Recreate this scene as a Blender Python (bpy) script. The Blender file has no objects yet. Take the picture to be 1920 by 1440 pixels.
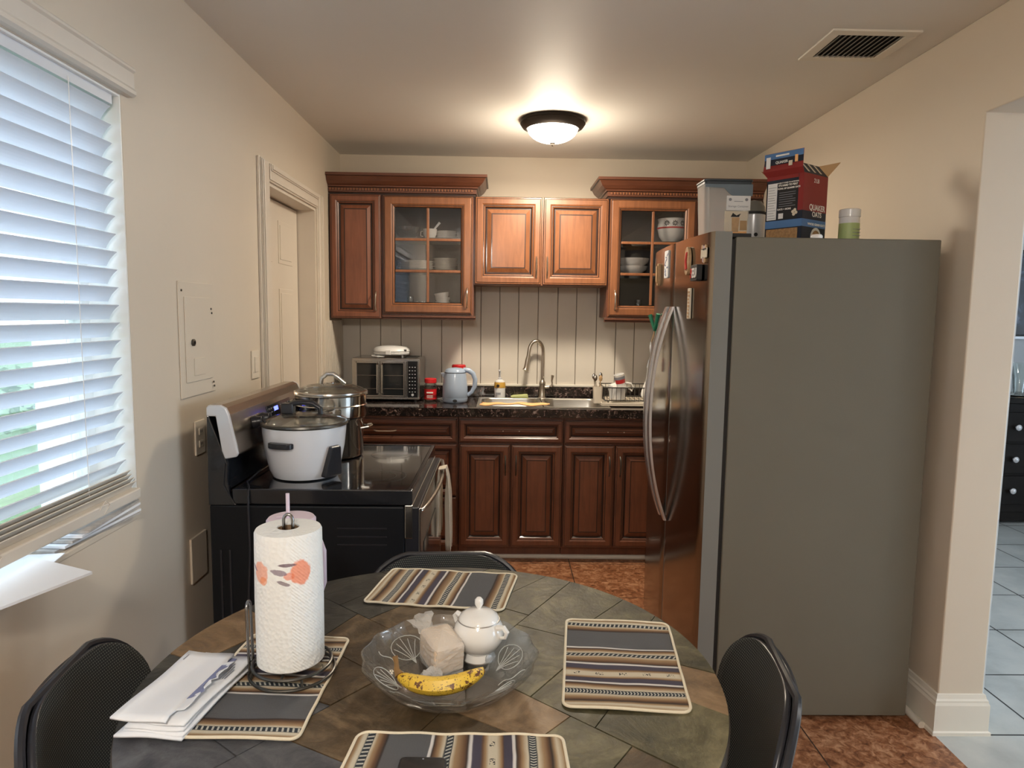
import bpy, math, random
from mathutils import Vector, Matrix
random.seed(7)
PI = math.pi
scene = bpy.context.scene
COL = scene.collection

# ------------------------------------------------------------------ camera
cam_d = bpy.data.cameras.new('camera'); cam = bpy.data.objects.new('camera', cam_d); COL.objects.link(cam)
cam_d.sensor_fit = 'HORIZONTAL'; cam_d.sensor_width = 36.0
cam_d.lens = 1286.4 / 1920.0 * 36.0
cam_d.clip_start = 0.05; cam_d.clip_end = 200
_p, _y, _r = 0.10297, 0.016926, 0.013825
_F = Vector((math.sin(_y)*math.cos(_p), math.cos(_y)*math.cos(_p), -math.sin(_p)))
_R0 = Vector((math.cos(_y), -math.sin(_y), 0)); _U0 = _R0.cross(_F)
_R = _R0*math.cos(_r) + _U0*math.sin(_r); _U = _U0*math.cos(_r) - _R0*math.sin(_r)
cam.matrix_world = Matrix(((_R.x, _U.x, -_F.x, 0), (_R.y, _U.y, -_F.y, 0), (_R.z, _U.z, -_F.z, 1.5), (0, 0, 0, 1)))
scene.camera = cam

# ------------------------------------------------------------------ world, light, exposure
scene.view_settings.view_transform = 'Standard'
scene.view_settings.look = 'None'
scene.view_settings.gamma = 1.0
scene.view_settings.use_curve_mapping = False
scene.view_settings.exposure = 1.0
W = bpy.data.worlds.new('sky'); scene.world = W; W.use_nodes = True
_bg = W.node_tree.nodes['Background']
_bg.inputs[0].default_value = (0.68, 0.84, 1.0, 1); _bg.inputs[1].default_value = 3.8
scene.cycles.use_denoising = True
scene.cycles.max_bounces = 10; scene.cycles.diffuse_bounces = 5; scene.cycles.glossy_bounces = 4
scene.cycles.transmission_bounces = 8; scene.cycles.transparent_max_bounces = 12
scene.cycles.caustics_reflective = False; scene.cycles.caustics_refractive = False
scene.cycles.sample_clamp_indirect = 4.0

def area(name, loc, rot, sx, sy, energy, col, portal=False):
    d = bpy.data.lights.new(name, 'AREA'); d.shape = 'RECTANGLE'; d.size = sx; d.size_y = sy
    d.energy = energy; d.color = col; d.cycles.is_portal = portal
    o = bpy.data.objects.new(name, d); o.location = loc; o.rotation_euler = rot; COL.objects.link(o); return o
# portals only guide the sky's own light through the left window and the added living-room opening
area('sky_portal', (-1.30, 1.2, 1.5), (0, -PI/2, 0), 1.3, 1.7, 1, (1, 1, 1), True)
area('sky_portal', (6.05, 1.2, 1.25), (0, PI/2, 0), 2.3, 4.0, 1, (1, 1, 1), True)
def bulb(name, loc, energy, col, r=0.06):
    # the light that leaves a ceiling fitting's glass dome, downwards
    d = bpy.data.lights.new(name, 'AREA'); d.shape = 'DISK'; d.size = r*2; d.energy = energy; d.color = col
    o = bpy.data.objects.new(name, d); o.location = loc; COL.objects.link(o); return o
def glow(name, loc, energy, col, r):
    # the sideways and upward part of the same fitting's light
    d = bpy.data.lights.new(name, 'POINT'); d.energy = energy; d.color = col; d.shadow_soft_size = r
    o = bpy.data.objects.new(name, d); o.location = loc; COL.objects.link(o); return o

# ------------------------------------------------------------------ materials
def newmat(name):
    m = bpy.data.materials.new(name); m.use_nodes = True
    nt = m.node_tree; b = nt.nodes['Principled BSDF']; return m, nt, b
def L(nt, a, b): nt.links.new(a, b)
def N(nt, t, **kw):
    n = nt.nodes.new(t)
    for k, v in kw.items():
        if k.startswith('i_'):
            n.inputs[int(k[2:])].default_value = v
        else: setattr(n, k, v)
    return n
def vm(nt, op, a, b=None, c=None):
    n = nt.nodes.new('ShaderNodeMath'); n.operation = op
    for i, x in enumerate((a, b, c)):
        if x is None: continue
        if isinstance(x, (int, float)): n.inputs[i].default_value = x
        else: L(nt, x, n.inputs[i])
    return n.outputs[0]
def mixc(nt, f, a, b):
    n = nt.nodes.new('ShaderNodeMix'); n.data_type = 'RGBA'
    for s, x in ((0, f), (6, a), (7, b)):
        if isinstance(x, (int, float)): n.inputs[s].default_value = x
        elif isinstance(x, tuple): n.inputs[s].default_value = (x+(1,))[:4]
        else: L(nt, x, n.inputs[s])
    return n.outputs[2]
def coords(nt, scale=(1, 1, 1), which='Object', rot=(0, 0, 0)):
    tc = nt.nodes.new('ShaderNodeTexCoord'); mp = nt.nodes.new('ShaderNodeMapping')
    mp.inputs['Scale'].default_value = scale; mp.inputs['Rotation'].default_value = rot
    L(nt, tc.outputs[which], mp.inputs[0]); return mp.outputs[0]
def noise(nt, co, scale, detail=4, rough=.55, dist=0):
    n = nt.nodes.new('ShaderNodeTexNoise'); n.inputs['Scale'].default_value = scale; n.inputs['Detail'].default_value = detail
    n.inputs['Roughness'].default_value = rough; n.inputs['Distortion'].default_value = dist
    L(nt, co, n.inputs['Vector']); return n.outputs['Fac']
def ramp(nt, f, stops, interp='LINEAR'):
    n = nt.nodes.new('ShaderNodeValToRGB'); n.color_ramp.interpolation = interp
    els = n.color_ramp.elements
    els[0].position = stops[0][0]; els[0].color = tuple(stops[0][1])+(1,)
    els[1].position = stops[-1][0]; els[1].color = tuple(stops[-1][1])+(1,)
    for p, c in stops[1:-1]:
        e = els.new(p); e.color = tuple(c)+(1,)
    L(nt, f, n.inputs[0]); return n.outputs[0]
def bump(nt, b, h, strength=.2, dist=.002):
    n = nt.nodes.new('ShaderNodeBump'); n.inputs['Strength'].default_value = strength; n.inputs['Distance'].default_value = dist
    L(nt, h, n.inputs['Height']); L(nt, n.outputs[0], b.inputs['Normal'])
def mat(name, col, rough=.5, metal=0, var=.06, vs=6, bs=0, bscale=60, coat=0, spec=None, trans=0, ior=1.45, alpha=1, sub=0):
    """plain surface with gentle procedural variation"""
    m, nt, b = newmat(name)
    co = coords(nt); f = noise(nt, co, vs)
    a = tuple(max(0, c*(1-var)) for c in col); d = tuple(min(1, c*(1+var)) for c in col)
    L(nt, mixc(nt, f, a, d), b.inputs['Base Color'])
    b.inputs['Roughness'].default_value = rough; b.inputs['Metallic'].default_value = metal
    if coat: b.inputs['Coat Weight'].default_value = coat; b.inputs['Coat Roughness'].default_value = .08
    if spec is not None: b.inputs['Specular IOR Level'].default_value = spec
    if trans: b.inputs['Transmission Weight'].default_value = trans
    b.inputs['IOR'].default_value = ior
    if bs: bump(nt, b, noise(nt, co, bscale, 3), bs)
    return m
def thin_glass(name, tint=(1, 1, 1), refl=.09, rough=.02):
    m, nt, b = newmat(name)
    t = N(nt, 'ShaderNodeBsdfTransparent'); t.inputs[0].default_value = tint+(1,)
    g = N(nt, 'ShaderNodeBsdfGlossy'); g.inputs['Roughness'].default_value = rough
    lw = N(nt, 'ShaderNodeLayerWeight'); lw.inputs[0].default_value = .35
    f = vm(nt, 'MULTIPLY_ADD', lw.outputs['Fresnel'], .6, refl)
    mx = N(nt, 'ShaderNodeMixShader'); L(nt, f, mx.inputs[0]); L(nt, t.outputs[0], mx.inputs[1]); L(nt, g.outputs[0], mx.inputs[2])
    L(nt, mx.outputs[0], nt.nodes['Material Output'].inputs[0]); return m

def wood(name, lo, hi, rough=.42, axis='z', coat=.16):
    m, nt, b = newmat(name)
    sc = {'z': (14, 14, 1.3), 'x': (1.3, 14, 14), 'y': (14, 1.3, 14)}[axis]
    co = coords(nt, sc); f = noise(nt, co, 3.2, 6, .62, .6)
    co2 = coords(nt, (2, 2, 2)); g = noise(nt, co2, 2.1, 3)
    mixf = vm(nt, 'ADD', vm(nt, 'MULTIPLY', f, .7), vm(nt, 'MULTIPLY', g, .45))
    mid = tuple((a+c)/2 for a, c in zip(lo, hi))
    L(nt, ramp(nt, mixf, [(.25, lo), (.52, mid), (.8, hi)]), b.inputs['Base Color'])
    b.inputs['Roughness'].default_value = rough; b.inputs['Coat Weight'].default_value = coat; b.inputs['Coat Roughness'].default_value = .18
    bump(nt, b, f, .06); return m

M = {}
def wallpaint(name, col, bs=.12):
    m, nt, b = newmat(name)
    co = coords(nt); f = noise(nt, co, 1.6, 5, .6); g = noise(nt, co, 9, 4, .6)
    c1 = tuple(c*.93 for c in col)
    c = mixc(nt, f, c1, col); c = mixc(nt, vm(nt, 'MULTIPLY', g, .06), c, tuple(x*.8 for x in col))
    # small scuffs and nail marks
    v = N(nt, 'ShaderNodeTexVoronoi'); v.inputs['Scale'].default_value = 3.1; L(nt, co, v.inputs['Vector'])
    sc = vm(nt, 'LESS_THAN', v.outputs['Distance'], .012)
    c = mixc(nt, vm(nt, 'MULTIPLY', sc, .55), c, (.12, .1, .08))
    L(nt, c, b.inputs['Base Color']); b.inputs['Roughness'].default_value = .55
    h = vm(nt, 'ADD', noise(nt, co, 22, 5), vm(nt, 'MULTIPLY', noise(nt, co, 3, 3), 3.0)); bump(nt, b, h, bs, .004); return m
M['wall'] = wallpaint('cream_wall_paint', (.662, .577, .466))
M['ceil'] = wallpaint('ceiling_paint', (.77, .745, .70), .08)
M['blue_wall'] = wallpaint('living_room_paint', (.55, .60, .64))
M['trim'] = mat('trim_paint', (.72, .68, .60), .4, bs=.1, bscale=25)
M['white_trim'] = mat('white_trim_paint', (.82, .82, .80), .35)
M['door_paint'] = mat('door_paint', (.70, .63, .54), .38)
M['panelling'] = mat('grey_panel_paint', (.68, .63, .56), .45, bs=.06)
M['groove'] = mat('panel_groove', (.3, .26, .22), .7)
M['black_gap'] = mat('dark_gap', (.01, .01, .01), .8)

def tile_floor(name, px, py, ox, oy, c_lo, c_mid, c_hi, grout, gw, rough, nscale, bs=.15, vein=True):
    m, nt, b = newmat(name)
    tc = N(nt, 'ShaderNodeTexCoord'); s = N(nt, 'ShaderNodeSeparateXYZ'); L(nt, tc.outputs['Object'], s.inputs[0])
    def line(o, p, off):
        a = vm(nt, 'DIVIDE', vm(nt, 'SUBTRACT', o, off), p)
        fr = vm(nt, 'FRACT', a); d = vm(nt, 'MINIMUM', fr, vm(nt, 'SUBTRACT', 1.0, fr))
        return vm(nt, 'LESS_THAN', vm(nt, 'MULTIPLY', d, p), gw)
    g = vm(nt, 'MAXIMUM', line(s.outputs[0], px, ox), line(s.outputs[1], py, oy))
    co = coords(nt); f = noise(nt, co, nscale, 7, .65, .9 if vein else .2); f2 = noise(nt, co, nscale*.25, 3)
    ff = vm(nt, 'ADD', vm(nt, 'MULTIPLY', f, .75), vm(nt, 'MULTIPLY', f2, .3))
    c = ramp(nt, ff, [(.36, c_lo), (.5, c_mid), (.66, c_hi)])
    L(nt, mixc(nt, g, c, grout), b.inputs['Base Color']); b.inputs['Roughness'].default_value = rough
    h = vm(nt, 'SUBTRACT', vm(nt, 'MULTIPLY', f, .6), vm(nt, 'MULTIPLY', g, 1.5)); bump(nt, b, h, bs, .003); return m
M['terra'] = tile_floor('terracotta_tile', .69, .49, .43, 3.51, (.10, .034, .014), (.27, .105, .045), (.50, .26, .14), (.05, .03, .02), .0028, .42, 34)
M['greytile'] = tile_floor('pale_grey_tile', .43, .42, 1.995, 2.32, (.40, .42, .41), (.48, .50, .49), (.55, .56, .54), (.05, .05, .05), .004, .35, 5, .05, False)

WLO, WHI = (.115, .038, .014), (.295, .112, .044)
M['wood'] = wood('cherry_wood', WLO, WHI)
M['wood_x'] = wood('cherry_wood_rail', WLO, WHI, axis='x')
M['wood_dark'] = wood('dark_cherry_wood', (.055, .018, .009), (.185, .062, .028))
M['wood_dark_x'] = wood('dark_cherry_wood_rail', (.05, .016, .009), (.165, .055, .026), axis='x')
M['wood_red'] = wood('reddish_cherry_wood', (.12, .038, .018), (.26, .09, .045))
M['glaze'] = mat('dark_glaze', (.028, .011, .007), .45, coat=.2)
M['cab_in'] = mat('cabinet_interior', (.075, .072, .07), .6)
M['nickel'] = mat('brushed_nickel', (.55, .50, .43), .28, 1)
M['steel'] = mat('stainless_steel', (.52, .51, .49), .2, 1, bs=.02, bscale=200)
M['steel_pot'] = mat('polished_steel', (.62, .60, .57), .1, 1)
M['sink_steel'] = mat('sink_steel', (.5, .48, .44), .3, 1)
M['fridge_door'] = mat('fridge_door_steel', (.33, .305, .275), .17, 1, var=.03)
M['fridge_case'] = mat('fridge_case_paint', (.145, .132, .100), .5, var=.04, bs=.12, bscale=260)
M['fridge_edge'] = mat('fridge_door_edge', (.19, .188, .172), .35, var=.03)
M['rubber'] = mat('dark_rubber', (.015, .015, .015), .6)
M['fridge_handle'] = mat('fridge_handle_metal', (.62, .64, .69), .27, .9)
M['black'] = mat('black_enamel', (.012, .013, .016), .18, coat=.4)
M['black_side'] = mat('black_range_side', (.007, .008, .010), .45, spec=.22)
M['black_plastic'] = mat('black_plastic', (.02, .02, .024), .28)
M['cook_glass'] = mat('ceramic_glass', (.012, .012, .014), .04, coat=1.0)
M['ring'] = mat('burner_ring_print', (.10, .10, .10), .1)
M['bronze_steel'] = mat('control_panel_steel', (.46, .40, .34), .26, 1)
M['silver_plastic'] = mat('silver_end_cap', (.62, .63, .66), .3, .3)
M['oven_glass'] = mat('dark_oven_glass', (.02, .022, .024), .06, coat=.6)
M['white_plastic'] = mat('white_plastic', (.78, .78, .78), .3, coat=.3)
M['cooker_white'] = mat('cooker_white', (.78, .79, .82), .25, coat=.5)
M['cream_plastic'] = mat('cream_plastic', (.74, .66, .55), .35)
M['porcelain'] = mat('white_porcelain', (.82, .80, .76), .1, coat=.6)
M['gold'] = mat('grey_gilt_line', (.35, .32, .28), .3, .6)
M['red_lid'] = mat('red_lid', (.62, .02, .025), .35)
M['kettle'] = mat('pale_blue_enamel', (.38, .47, .62), .2, coat=.6)
M['green_plastic'] = mat('green_plastic', (.03, .25, .14), .4)
M['paper'] = mat('white_paper', (.80, .81, .83), .7, var=.03)
M['paper_blue'] = mat('blue_printed_paper', (.20, .22, .36), .7, var=.4, vs=60)
M['newsprint'] = mat('newsprint', (.42, .39, .36), .8, var=.5, vs=45)
M['grey_print'] = mat('grey_print', (.25, .26, .3), .7)
M['ink'] = mat('black_ink', (.02, .02, .022), .6)
M['white_ink'] = mat('white_ink', (.85, .84, .80), .6)
M['wire'] = mat('dark_wire', (.10, .095, .085), .35, .8)
M['towel'] = mat('cream_cloth', (.72, .64, .52), .95, bs=.5, bscale=180)
M['orange_cloth'] = mat('orange_cloth', (.90, .50, .22), .9, bs=.4, bscale=160)
M['pink'] = mat('lilac_pink_plastic', (.66, .55, .63), .35)
M['card'] = mat('brown_cardboard', (.48, .31, .16), .8)
M['clear'] = thin_glass('clear_glass', (.96, .98, .97), .06)
M['pane'] = thin_glass('cabinet_pane', (.97, .97, .98), .03)
M['winpane'] = thin_glass('window_pane', (1, 1, 1), .02)
M['tumbler'] = thin_glass('drinking_glass', (.85, .87, .88), .14)
_m, _nt, _b = newmat('crystal'); _b.inputs['Base Color'].default_value = (.97, .98, .98, 1); _b.inputs['Roughness'].default_value = .03
_b.inputs['Transmission Weight'].default_value = 1.0; _b.inputs['IOR'].default_value = 1.45; _co = coords(_nt)
bump(_nt, _b, noise(_nt, _co, 35, 2), .25, .002); M['crystal'] = _m
_m, _nt, _b = newmat('pressed_crystal'); _co = coords(_nt)
_t = N(_nt, 'ShaderNodeBsdfTransparent'); _t.inputs[0].default_value = (.985, .985, .98, 1)
_g = N(_nt, 'ShaderNodeBsdfGlossy'); _g.inputs['Roughness'].default_value = .03
_d = N(_nt, 'ShaderNodeBsdfDiffuse'); _d.inputs[0].default_value = (.8, .82, .8, 1)
_lw = N(_nt, 'ShaderNodeLayerWeight'); _lw.inputs[0].default_value = .5
_bn = N(_nt, 'ShaderNodeBump'); _bn.inputs['Strength'].default_value = .22; _bn.inputs['Distance'].default_value = .003
L(_nt, noise(_nt, _co, 40, 3), _bn.inputs['Height'])
for _x in (_g, _d, _lw): L(_nt, _bn.outputs[0], _x.inputs['Normal'])
_m1 = N(_nt, 'ShaderNodeMixShader'); L(_nt, vm(_nt, 'MULTIPLY_ADD', _lw.outputs['Fresnel'], .5, .05), _m1.inputs[0]); L(_nt, _t.outputs[0], _m1.inputs[1]); L(_nt, _g.outputs[0], _m1.inputs[2])
_m2 = N(_nt, 'ShaderNodeMixShader'); _m2.inputs[0].default_value = .012; L(_nt, _m1.outputs[0], _m2.inputs[1]); L(_nt, _d.outputs[0], _m2.inputs[2])
L(_nt, _m2.outputs[0], _nt.nodes['Material Output'].inputs[0]); M['crystal'] = _m
M['crystal_cut'] = mat('cut_glass_line', (.46, .47, .45), .1, coat=.6)

def emis(name, col, s, base=(.9, .9, .88)):
    m, nt, b = newmat(name); b.inputs['Base Color'].default_value = base+(1,)
    b.inputs['Emission Color'].default_value = col+(1,); b.inputs['Emission Strength'].default_value = s; return m
M['lamp_glass'] = emis('lit_frosted_glass', (1, .90, .74), 5.0)
M['blue_led'] = emis('blue_display', (.08, .1, 1), 3.0, (0, 0, .1))

def granite():
    m, nt, b = newmat('black_granite_laminate'); co = coords(nt)
    a = noise(nt, co, 38, 6, .7, 1.4); c = noise(nt, co, 9, 3, .6, .8)
    f = vm(nt, 'ADD', a, vm(nt, 'MULTIPLY', c, .25))
    col = ramp(nt, f, [(.50, (.008, .007, .007)), (.66, (.022, .015, .013)), (.74, (.13, .085, .075)), (.80, (.42, .34, .31)), (.86, (.55, .48, .44))])
    L(nt, col, b.inputs['Base Color']); b.inputs['Roughness'].default_value = .16; b.inputs['Coat Weight'].default_value = .4; return m
M['granite'] = granite()

def slate(name, a, b_, c):
    m, nt, b = newmat(name); co = coords(nt)
    f = noise(nt, co, 7, 8, .62, 1.6); g = noise(nt, co, 48, 6, .7, .6)
    ff = vm(nt, 'ADD', vm(nt, 'MULTIPLY', f, .8), vm(nt, 'MULTIPLY', g, .25))
    L(nt, ramp(nt, ff, [(.36, a), (.53, b_), (.70, c)]), b.inputs['Base Color'])
    L(nt, vm(nt, 'MULTIPLY_ADD', g, .3, .30), b.inputs['Roughness']); b.inputs['Specular IOR Level'].default_value = .28
    h = vm(nt, 'ADD', f, vm(nt, 'MULTIPLY', g, .35)); bump(nt, b, h, .6, .005); return m
M['slate1'] = slate('slate_green_grey', (.026, .023, .011), (.080, .069, .035), (.20, .172, .095))
M['slate2'] = slate('slate_dark_grey', (.014, .013, .010), (.038, .035, .028), (.09, .083, .065))
M['slate3'] = slate('slate_brown', (.024, .015, .007), (.074, .049, .025), (.18, .12, .065))
M['slate4'] = slate('slate_tan', (.085, .050, .024), (.20, .125, .065), (.31, .21, .12))
M['slate5'] = slate('slate_blue_grey', (.030, .031, .034), (.062, .062, .068), (.12, .12, .125))
M['grout'] = mat('slate_grout', (.045, .035, .025), .8)

def banana_mat():
    m, nt, b = newmat('ripe_banana_skin'); co = coords(nt)
    base = mixc(nt, noise(nt, co, 30, 3), (.72, .42, .03), (.85, .60, .07))
    v = N(nt, 'ShaderNodeTexVoronoi'); v.inputs['Scale'].default_value = 260; L(nt, co, v.inputs['Vector'])
    k = vm(nt, 'LESS_THAN', v.outputs['Distance'], vm(nt, 'MULTIPLY', noise(nt, co, 28, 2), .42))
    c = mixc(nt, k, base, (.10, .035, .01))
    big = ramp(nt, noise(nt, co, 62, 4, .6, .5), [(.585, (0, 0, 0)), (.62, (1, 1, 1))])
    c = mixc(nt, big, c, (.13, .045, .012))
    L(nt, c, b.inputs['Base Color']); b.inputs['Roughness'].default_value = .45; return m
M['banana'] = banana_mat(); M['banana_stem'] = mat('banana_stem', (.22, .12, .04), .7, var=.3, vs=40)

def chair_fabric():
    m, nt, b = newmat('black_dotted_mesh'); tc = N(nt, 'ShaderNodeTexCoord')
    mp = N(nt, 'ShaderNodeMapping'); mp.inputs['Scale'].default_value = (165, 165, 1); L(nt, tc.outputs['UV'], mp.inputs[0])
    s = N(nt, 'ShaderNodeSeparateXYZ'); L(nt, mp.outputs[0], s.inputs[0])
    row = vm(nt, 'FLOOR', s.outputs[1]); sh = vm(nt, 'MULTIPLY', vm(nt, 'MODULO', row, 2.0), .5)
    fx = vm(nt, 'SUBTRACT', vm(nt, 'FRACT', vm(nt, 'ADD', s.outputs[0], sh)), .5); fy = vm(nt, 'SUBTRACT', vm(nt, 'FRACT', s.outputs[1]), .5)
    d = vm(nt, 'ADD', vm(nt, 'MULTIPLY', fx, fx), vm(nt, 'MULTIPLY', fy, fy)); k = vm(nt, 'LESS_THAN', d, .07)
    L(nt, mixc(nt, k, (.007, .008, .008), (.12, .122, .105)), b.inputs['Base Color']); b.inputs['Roughness'].default_value = .75
    bump(nt, b, vm(nt, 'SUBTRACT', 1.0, d), .3, .001); return m
M['chair'] = chair_fabric()

def placemat_mat():
    m, nt, b = newmat('striped_woven_cotton'); tc = N(nt, 'ShaderNodeTexCoord')
    s = N(nt, 'ShaderNodeSeparateXYZ'); L(nt, tc.outputs['UV'], s.inputs[0]); u, v = s.outputs[0], s.outputs[1]
    DK, BR, TN, CR, NV, GY, PU, WH = (.02, .012, .01), (.16, .075, .03), (.42, .27, .14), (.74, .66, .50), (.022, .03, .04), (.115, .115, .12), (.065, .055, .085), (.82, .78, .74)
    wob = vm(nt, 'MULTIPLY', vm(nt, 'SUBTRACT', noise(nt, coords(nt, (1, 1, 1), 'UV'), 2.5, 2), .5), .018)
    uu = vm(nt, 'ADD', u, wob)
    A = [(0, BR), (.02, TN), (.035, CR), (.05, CR), (.052, NV), (.088, NV), (.09, CR), (.105, TN), (.13, BR), (.15, DK), (.157, GY), (.36, GY), (.363, WH), (.373, WH), (.378, DK), (.39, BR), (.41, TN), (.43, CR), (.438, NV), (.47, NV), (.473, CR), (.49, TN)]
    B = [(.49, TN), (.53, BR), (.545, DK), (.553, WH), (.563, WH), (.567, PU), (.605, PU), (.615, BR), (.63, TN), (.645, CR), (.68, CR), (.70, TN), (.71, BR), (.715, PU), (.75, PU), (.755, WH), (.765, WH), (.77, DK), (.785, BR), (.80, TN), (.825, CR), (.83, NV), (.865, NV), (.87, CR), (.895, TN), (.92, BR), (.935, DK), (.95, TN), (.965, CR), (.99, TN)]
    ca = ramp(nt, uu, A); cb = ramp(nt, uu, B); c = mixc(nt, vm(nt, 'GREATER_THAN', uu, .49), ca, cb)
    def braid(c, uc, w, freq, kind):
        t = vm(nt, 'DIVIDE', vm(nt, 'SUBTRACT', uu, uc), w)            # -1..1 across the band
        inside = vm(nt, 'LESS_THAN', vm(nt, 'ABSOLUTE', t), .8)
        ph = vm(nt, 'ADD', vm(nt, 'MULTIPLY', v, freq), vm(nt, 'MULTIPLY', t, .9 if kind else 2.2) if kind < 2 else vm(nt, 'MULTIPLY', vm(nt, 'ABSOLUTE', t), 2.6))
        k = vm(nt, 'GREATER_THAN', vm(nt, 'SINE', ph), .35)
        return mixc(nt, vm(nt, 'MULTIPLY', k, inside), c, (.62, .60, .52))
    c = braid(c, .07, .019, 150, 1); c = braid(c, .454, .016, 150, 0); c = braid(c, .848, .018, 230, 2)
    # little woven figures in the cream band
    fr = vm(nt, 'FRACT', vm(nt, 'MULTIPLY', v, 5.0)); fx = vm(nt, 'MULTIPLY', vm(nt, 'SUBTRACT', fr, .5), .048 / .24 * 1.0)
    n2 = noise(nt, coords(nt, (1, 1, 1), 'UV'), 60, 2, .6)
    k1 = vm(nt, 'LESS_THAN', vm(nt, 'ABSOLUTE', vm(nt, 'SUBTRACT', fr, .5)), .17); k2 = vm(nt, 'LESS_THAN', vm(nt, 'ABSOLUTE', vm(nt, 'SUBTRACT', uu, .66)), .013)
    k3 = vm(nt, 'GREATER_THAN', n2, .52)
    c = mixc(nt, vm(nt, 'MULTIPLY', vm(nt, 'MULTIPLY', k1, k2), k3), c, (.03, .03, .03))
    fine = noise(nt, coords(nt, (30, 400, 1), 'UV'), 3, 2)
    c = mixc(nt, vm(nt, 'MULTIPLY', fine, .35), c, (.03, .03, .03))
    L(nt, c, b.inputs['Base Color']); b.inputs['Roughness'].default_value = .9
    bump(nt, b, vm(nt, 'ADD', fine, noise(nt, coords(nt, (20, 3, 1), 'UV'), 4, 2)), .5, .002); return m
M['mat'] = placemat_mat(); M['cord'] = mat('cream_cord', (.74, .66, .50), .9, bs=.5, bscale=300)

def paper_towel_mat():
    m, nt, b = newmat('printed_paper_towel'); co = coords(nt)
    c = (.80, .80, .77)
    s = N(nt, 'ShaderNodeSeparateXYZ'); L(nt, co, s.inputs[0])
    ang = vm(nt, 'ARCTAN2', s.outputs[0], vm(nt, 'MULTIPLY', s.outputs[1], -1.0)); z = s.outputs[2]   # 0 faces the viewer side
    wn = vm(nt, 'SUBTRACT', noise(nt, co, 55, 4), .5)
    def blob(c, a0, z0, ra, rz, col, k=.9, sh=0):
        da = vm(nt, 'DIVIDE', vm(nt, 'ADD', vm(nt, 'SUBTRACT', ang, a0), vm(nt, 'MULTIPLY', vm(nt, 'SUBTRACT', z, z0), sh)), ra)
        dz = vm(nt, 'DIVIDE', vm(nt, 'SUBTRACT', z, z0), rz)
        d = vm(nt, 'ADD', vm(nt, 'ADD', vm(nt, 'MULTIPLY', da, da), vm(nt, 'MULTIPLY', dz, dz)), vm(nt, 'MULTIPLY', wn, 1.8))
        return mixc(nt, vm(nt, 'MULTIPLY', vm(nt, 'SUBTRACT', 1.0, vm(nt, 'SMOOTH_MIN', vm(nt, 'MAXIMUM', vm(nt, 'MULTIPLY', vm(nt, 'SUBTRACT', d, .75), 3.0), 0.0), 1.0, .05)), k), c, col)
    for da in (-2.6, -.0, 2.2):
        c = blob(c, da+.62, .205, .33, .025, (.78, .20, .07), .8); c = blob(c, da+.30, .200, .17, .008, (.75, .2, .1), .7)
        c = blob(c, da+.02, .208, .22, .007, (.22, .15, .20), .8, 14); c = blob(c, da+.25, .222, .30, .0035, (.16, .10, .12), .9, 10)
        c = blob(c, da+.14, .186, .14, .006, (.16, .10, .12), .8, 22)
    c = blob(c, -.62, .204, .27, .023, (.80, .27, .13), .7); c = blob(c, -.5, .188, .14, .009, (.8, .28, .12), .7)
    c = blob(c, -.95, .21, .10, .006, (.2, .15, .24), .7, 20)
    L(nt, c, b.inputs['Base Color']); b.inputs['Roughness'].default_value = .9
    # quilted embossing
    u = vm(nt, 'MULTIPLY', ang, .066)
    w1 = vm(nt, 'SINE', vm(nt, 'MULTIPLY', vm(nt, 'ADD', u, z), 900)); w2 = vm(nt, 'SINE', vm(nt, 'MULTIPLY', vm(nt, 'SUBTRACT', u, z), 700))
    v = N(nt, 'ShaderNodeTexVoronoi'); v.inputs['Scale'].default_value = 120; L(nt, co, v.inputs['Vector'])
    sel = vm(nt, 'GREATER_THAN', ang, .35)
    h = vm(nt, 'ADD', vm(nt, 'MULTIPLY', vm(nt, 'MULTIPLY', w1, .25), sel), vm(nt, 'ADD', vm(nt, 'MULTIPLY', v.outputs['Distance'], 1.4), vm(nt, 'MULTIPLY', w2, .06)))
    bump(nt, b, h, .55, .002); return m
M['ptowel'] = paper_towel_mat(); M['core'] = mat('cardboard_core', (.22, .14, .08), .85)
M['grass'] = mat('lawn', (.075, .14, .045), .9, var=.7, vs=14)
M['ext_white'] = mat('exterior_white', (.85, .87, .9), .6)
M['slat'] = None
_m, _nt, _b = newmat('white_blind_slat'); _b.inputs['Roughness'].default_value = .4
_co = coords(_nt); L(_nt, mixc(_nt, noise(_nt, _co, 8), (.76, .78, .82), (.82, .84, .88)), _b.inputs['Base Color'])
_tr = N(_nt, 'ShaderNodeBsdfTranslucent'); _tr.inputs[0].default_value = (.80, .88, 1.0, 1)
_mx = N(_nt, 'ShaderNodeMixShader'); _mx.inputs[0].default_value = .16
L(_nt, _b.outputs[0], _mx.inputs[1]); L(_nt, _tr.outputs[0], _mx.inputs[2]); L(_nt, _mx.outputs[0], _nt.nodes['Material Output'].inputs[0]); M['slat'] = _m
M['rail'] = mat('shaded_blind_rail', (.66, .60, .52), .4)  # beige holds the shade on the stacked slats and bottom rail

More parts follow.
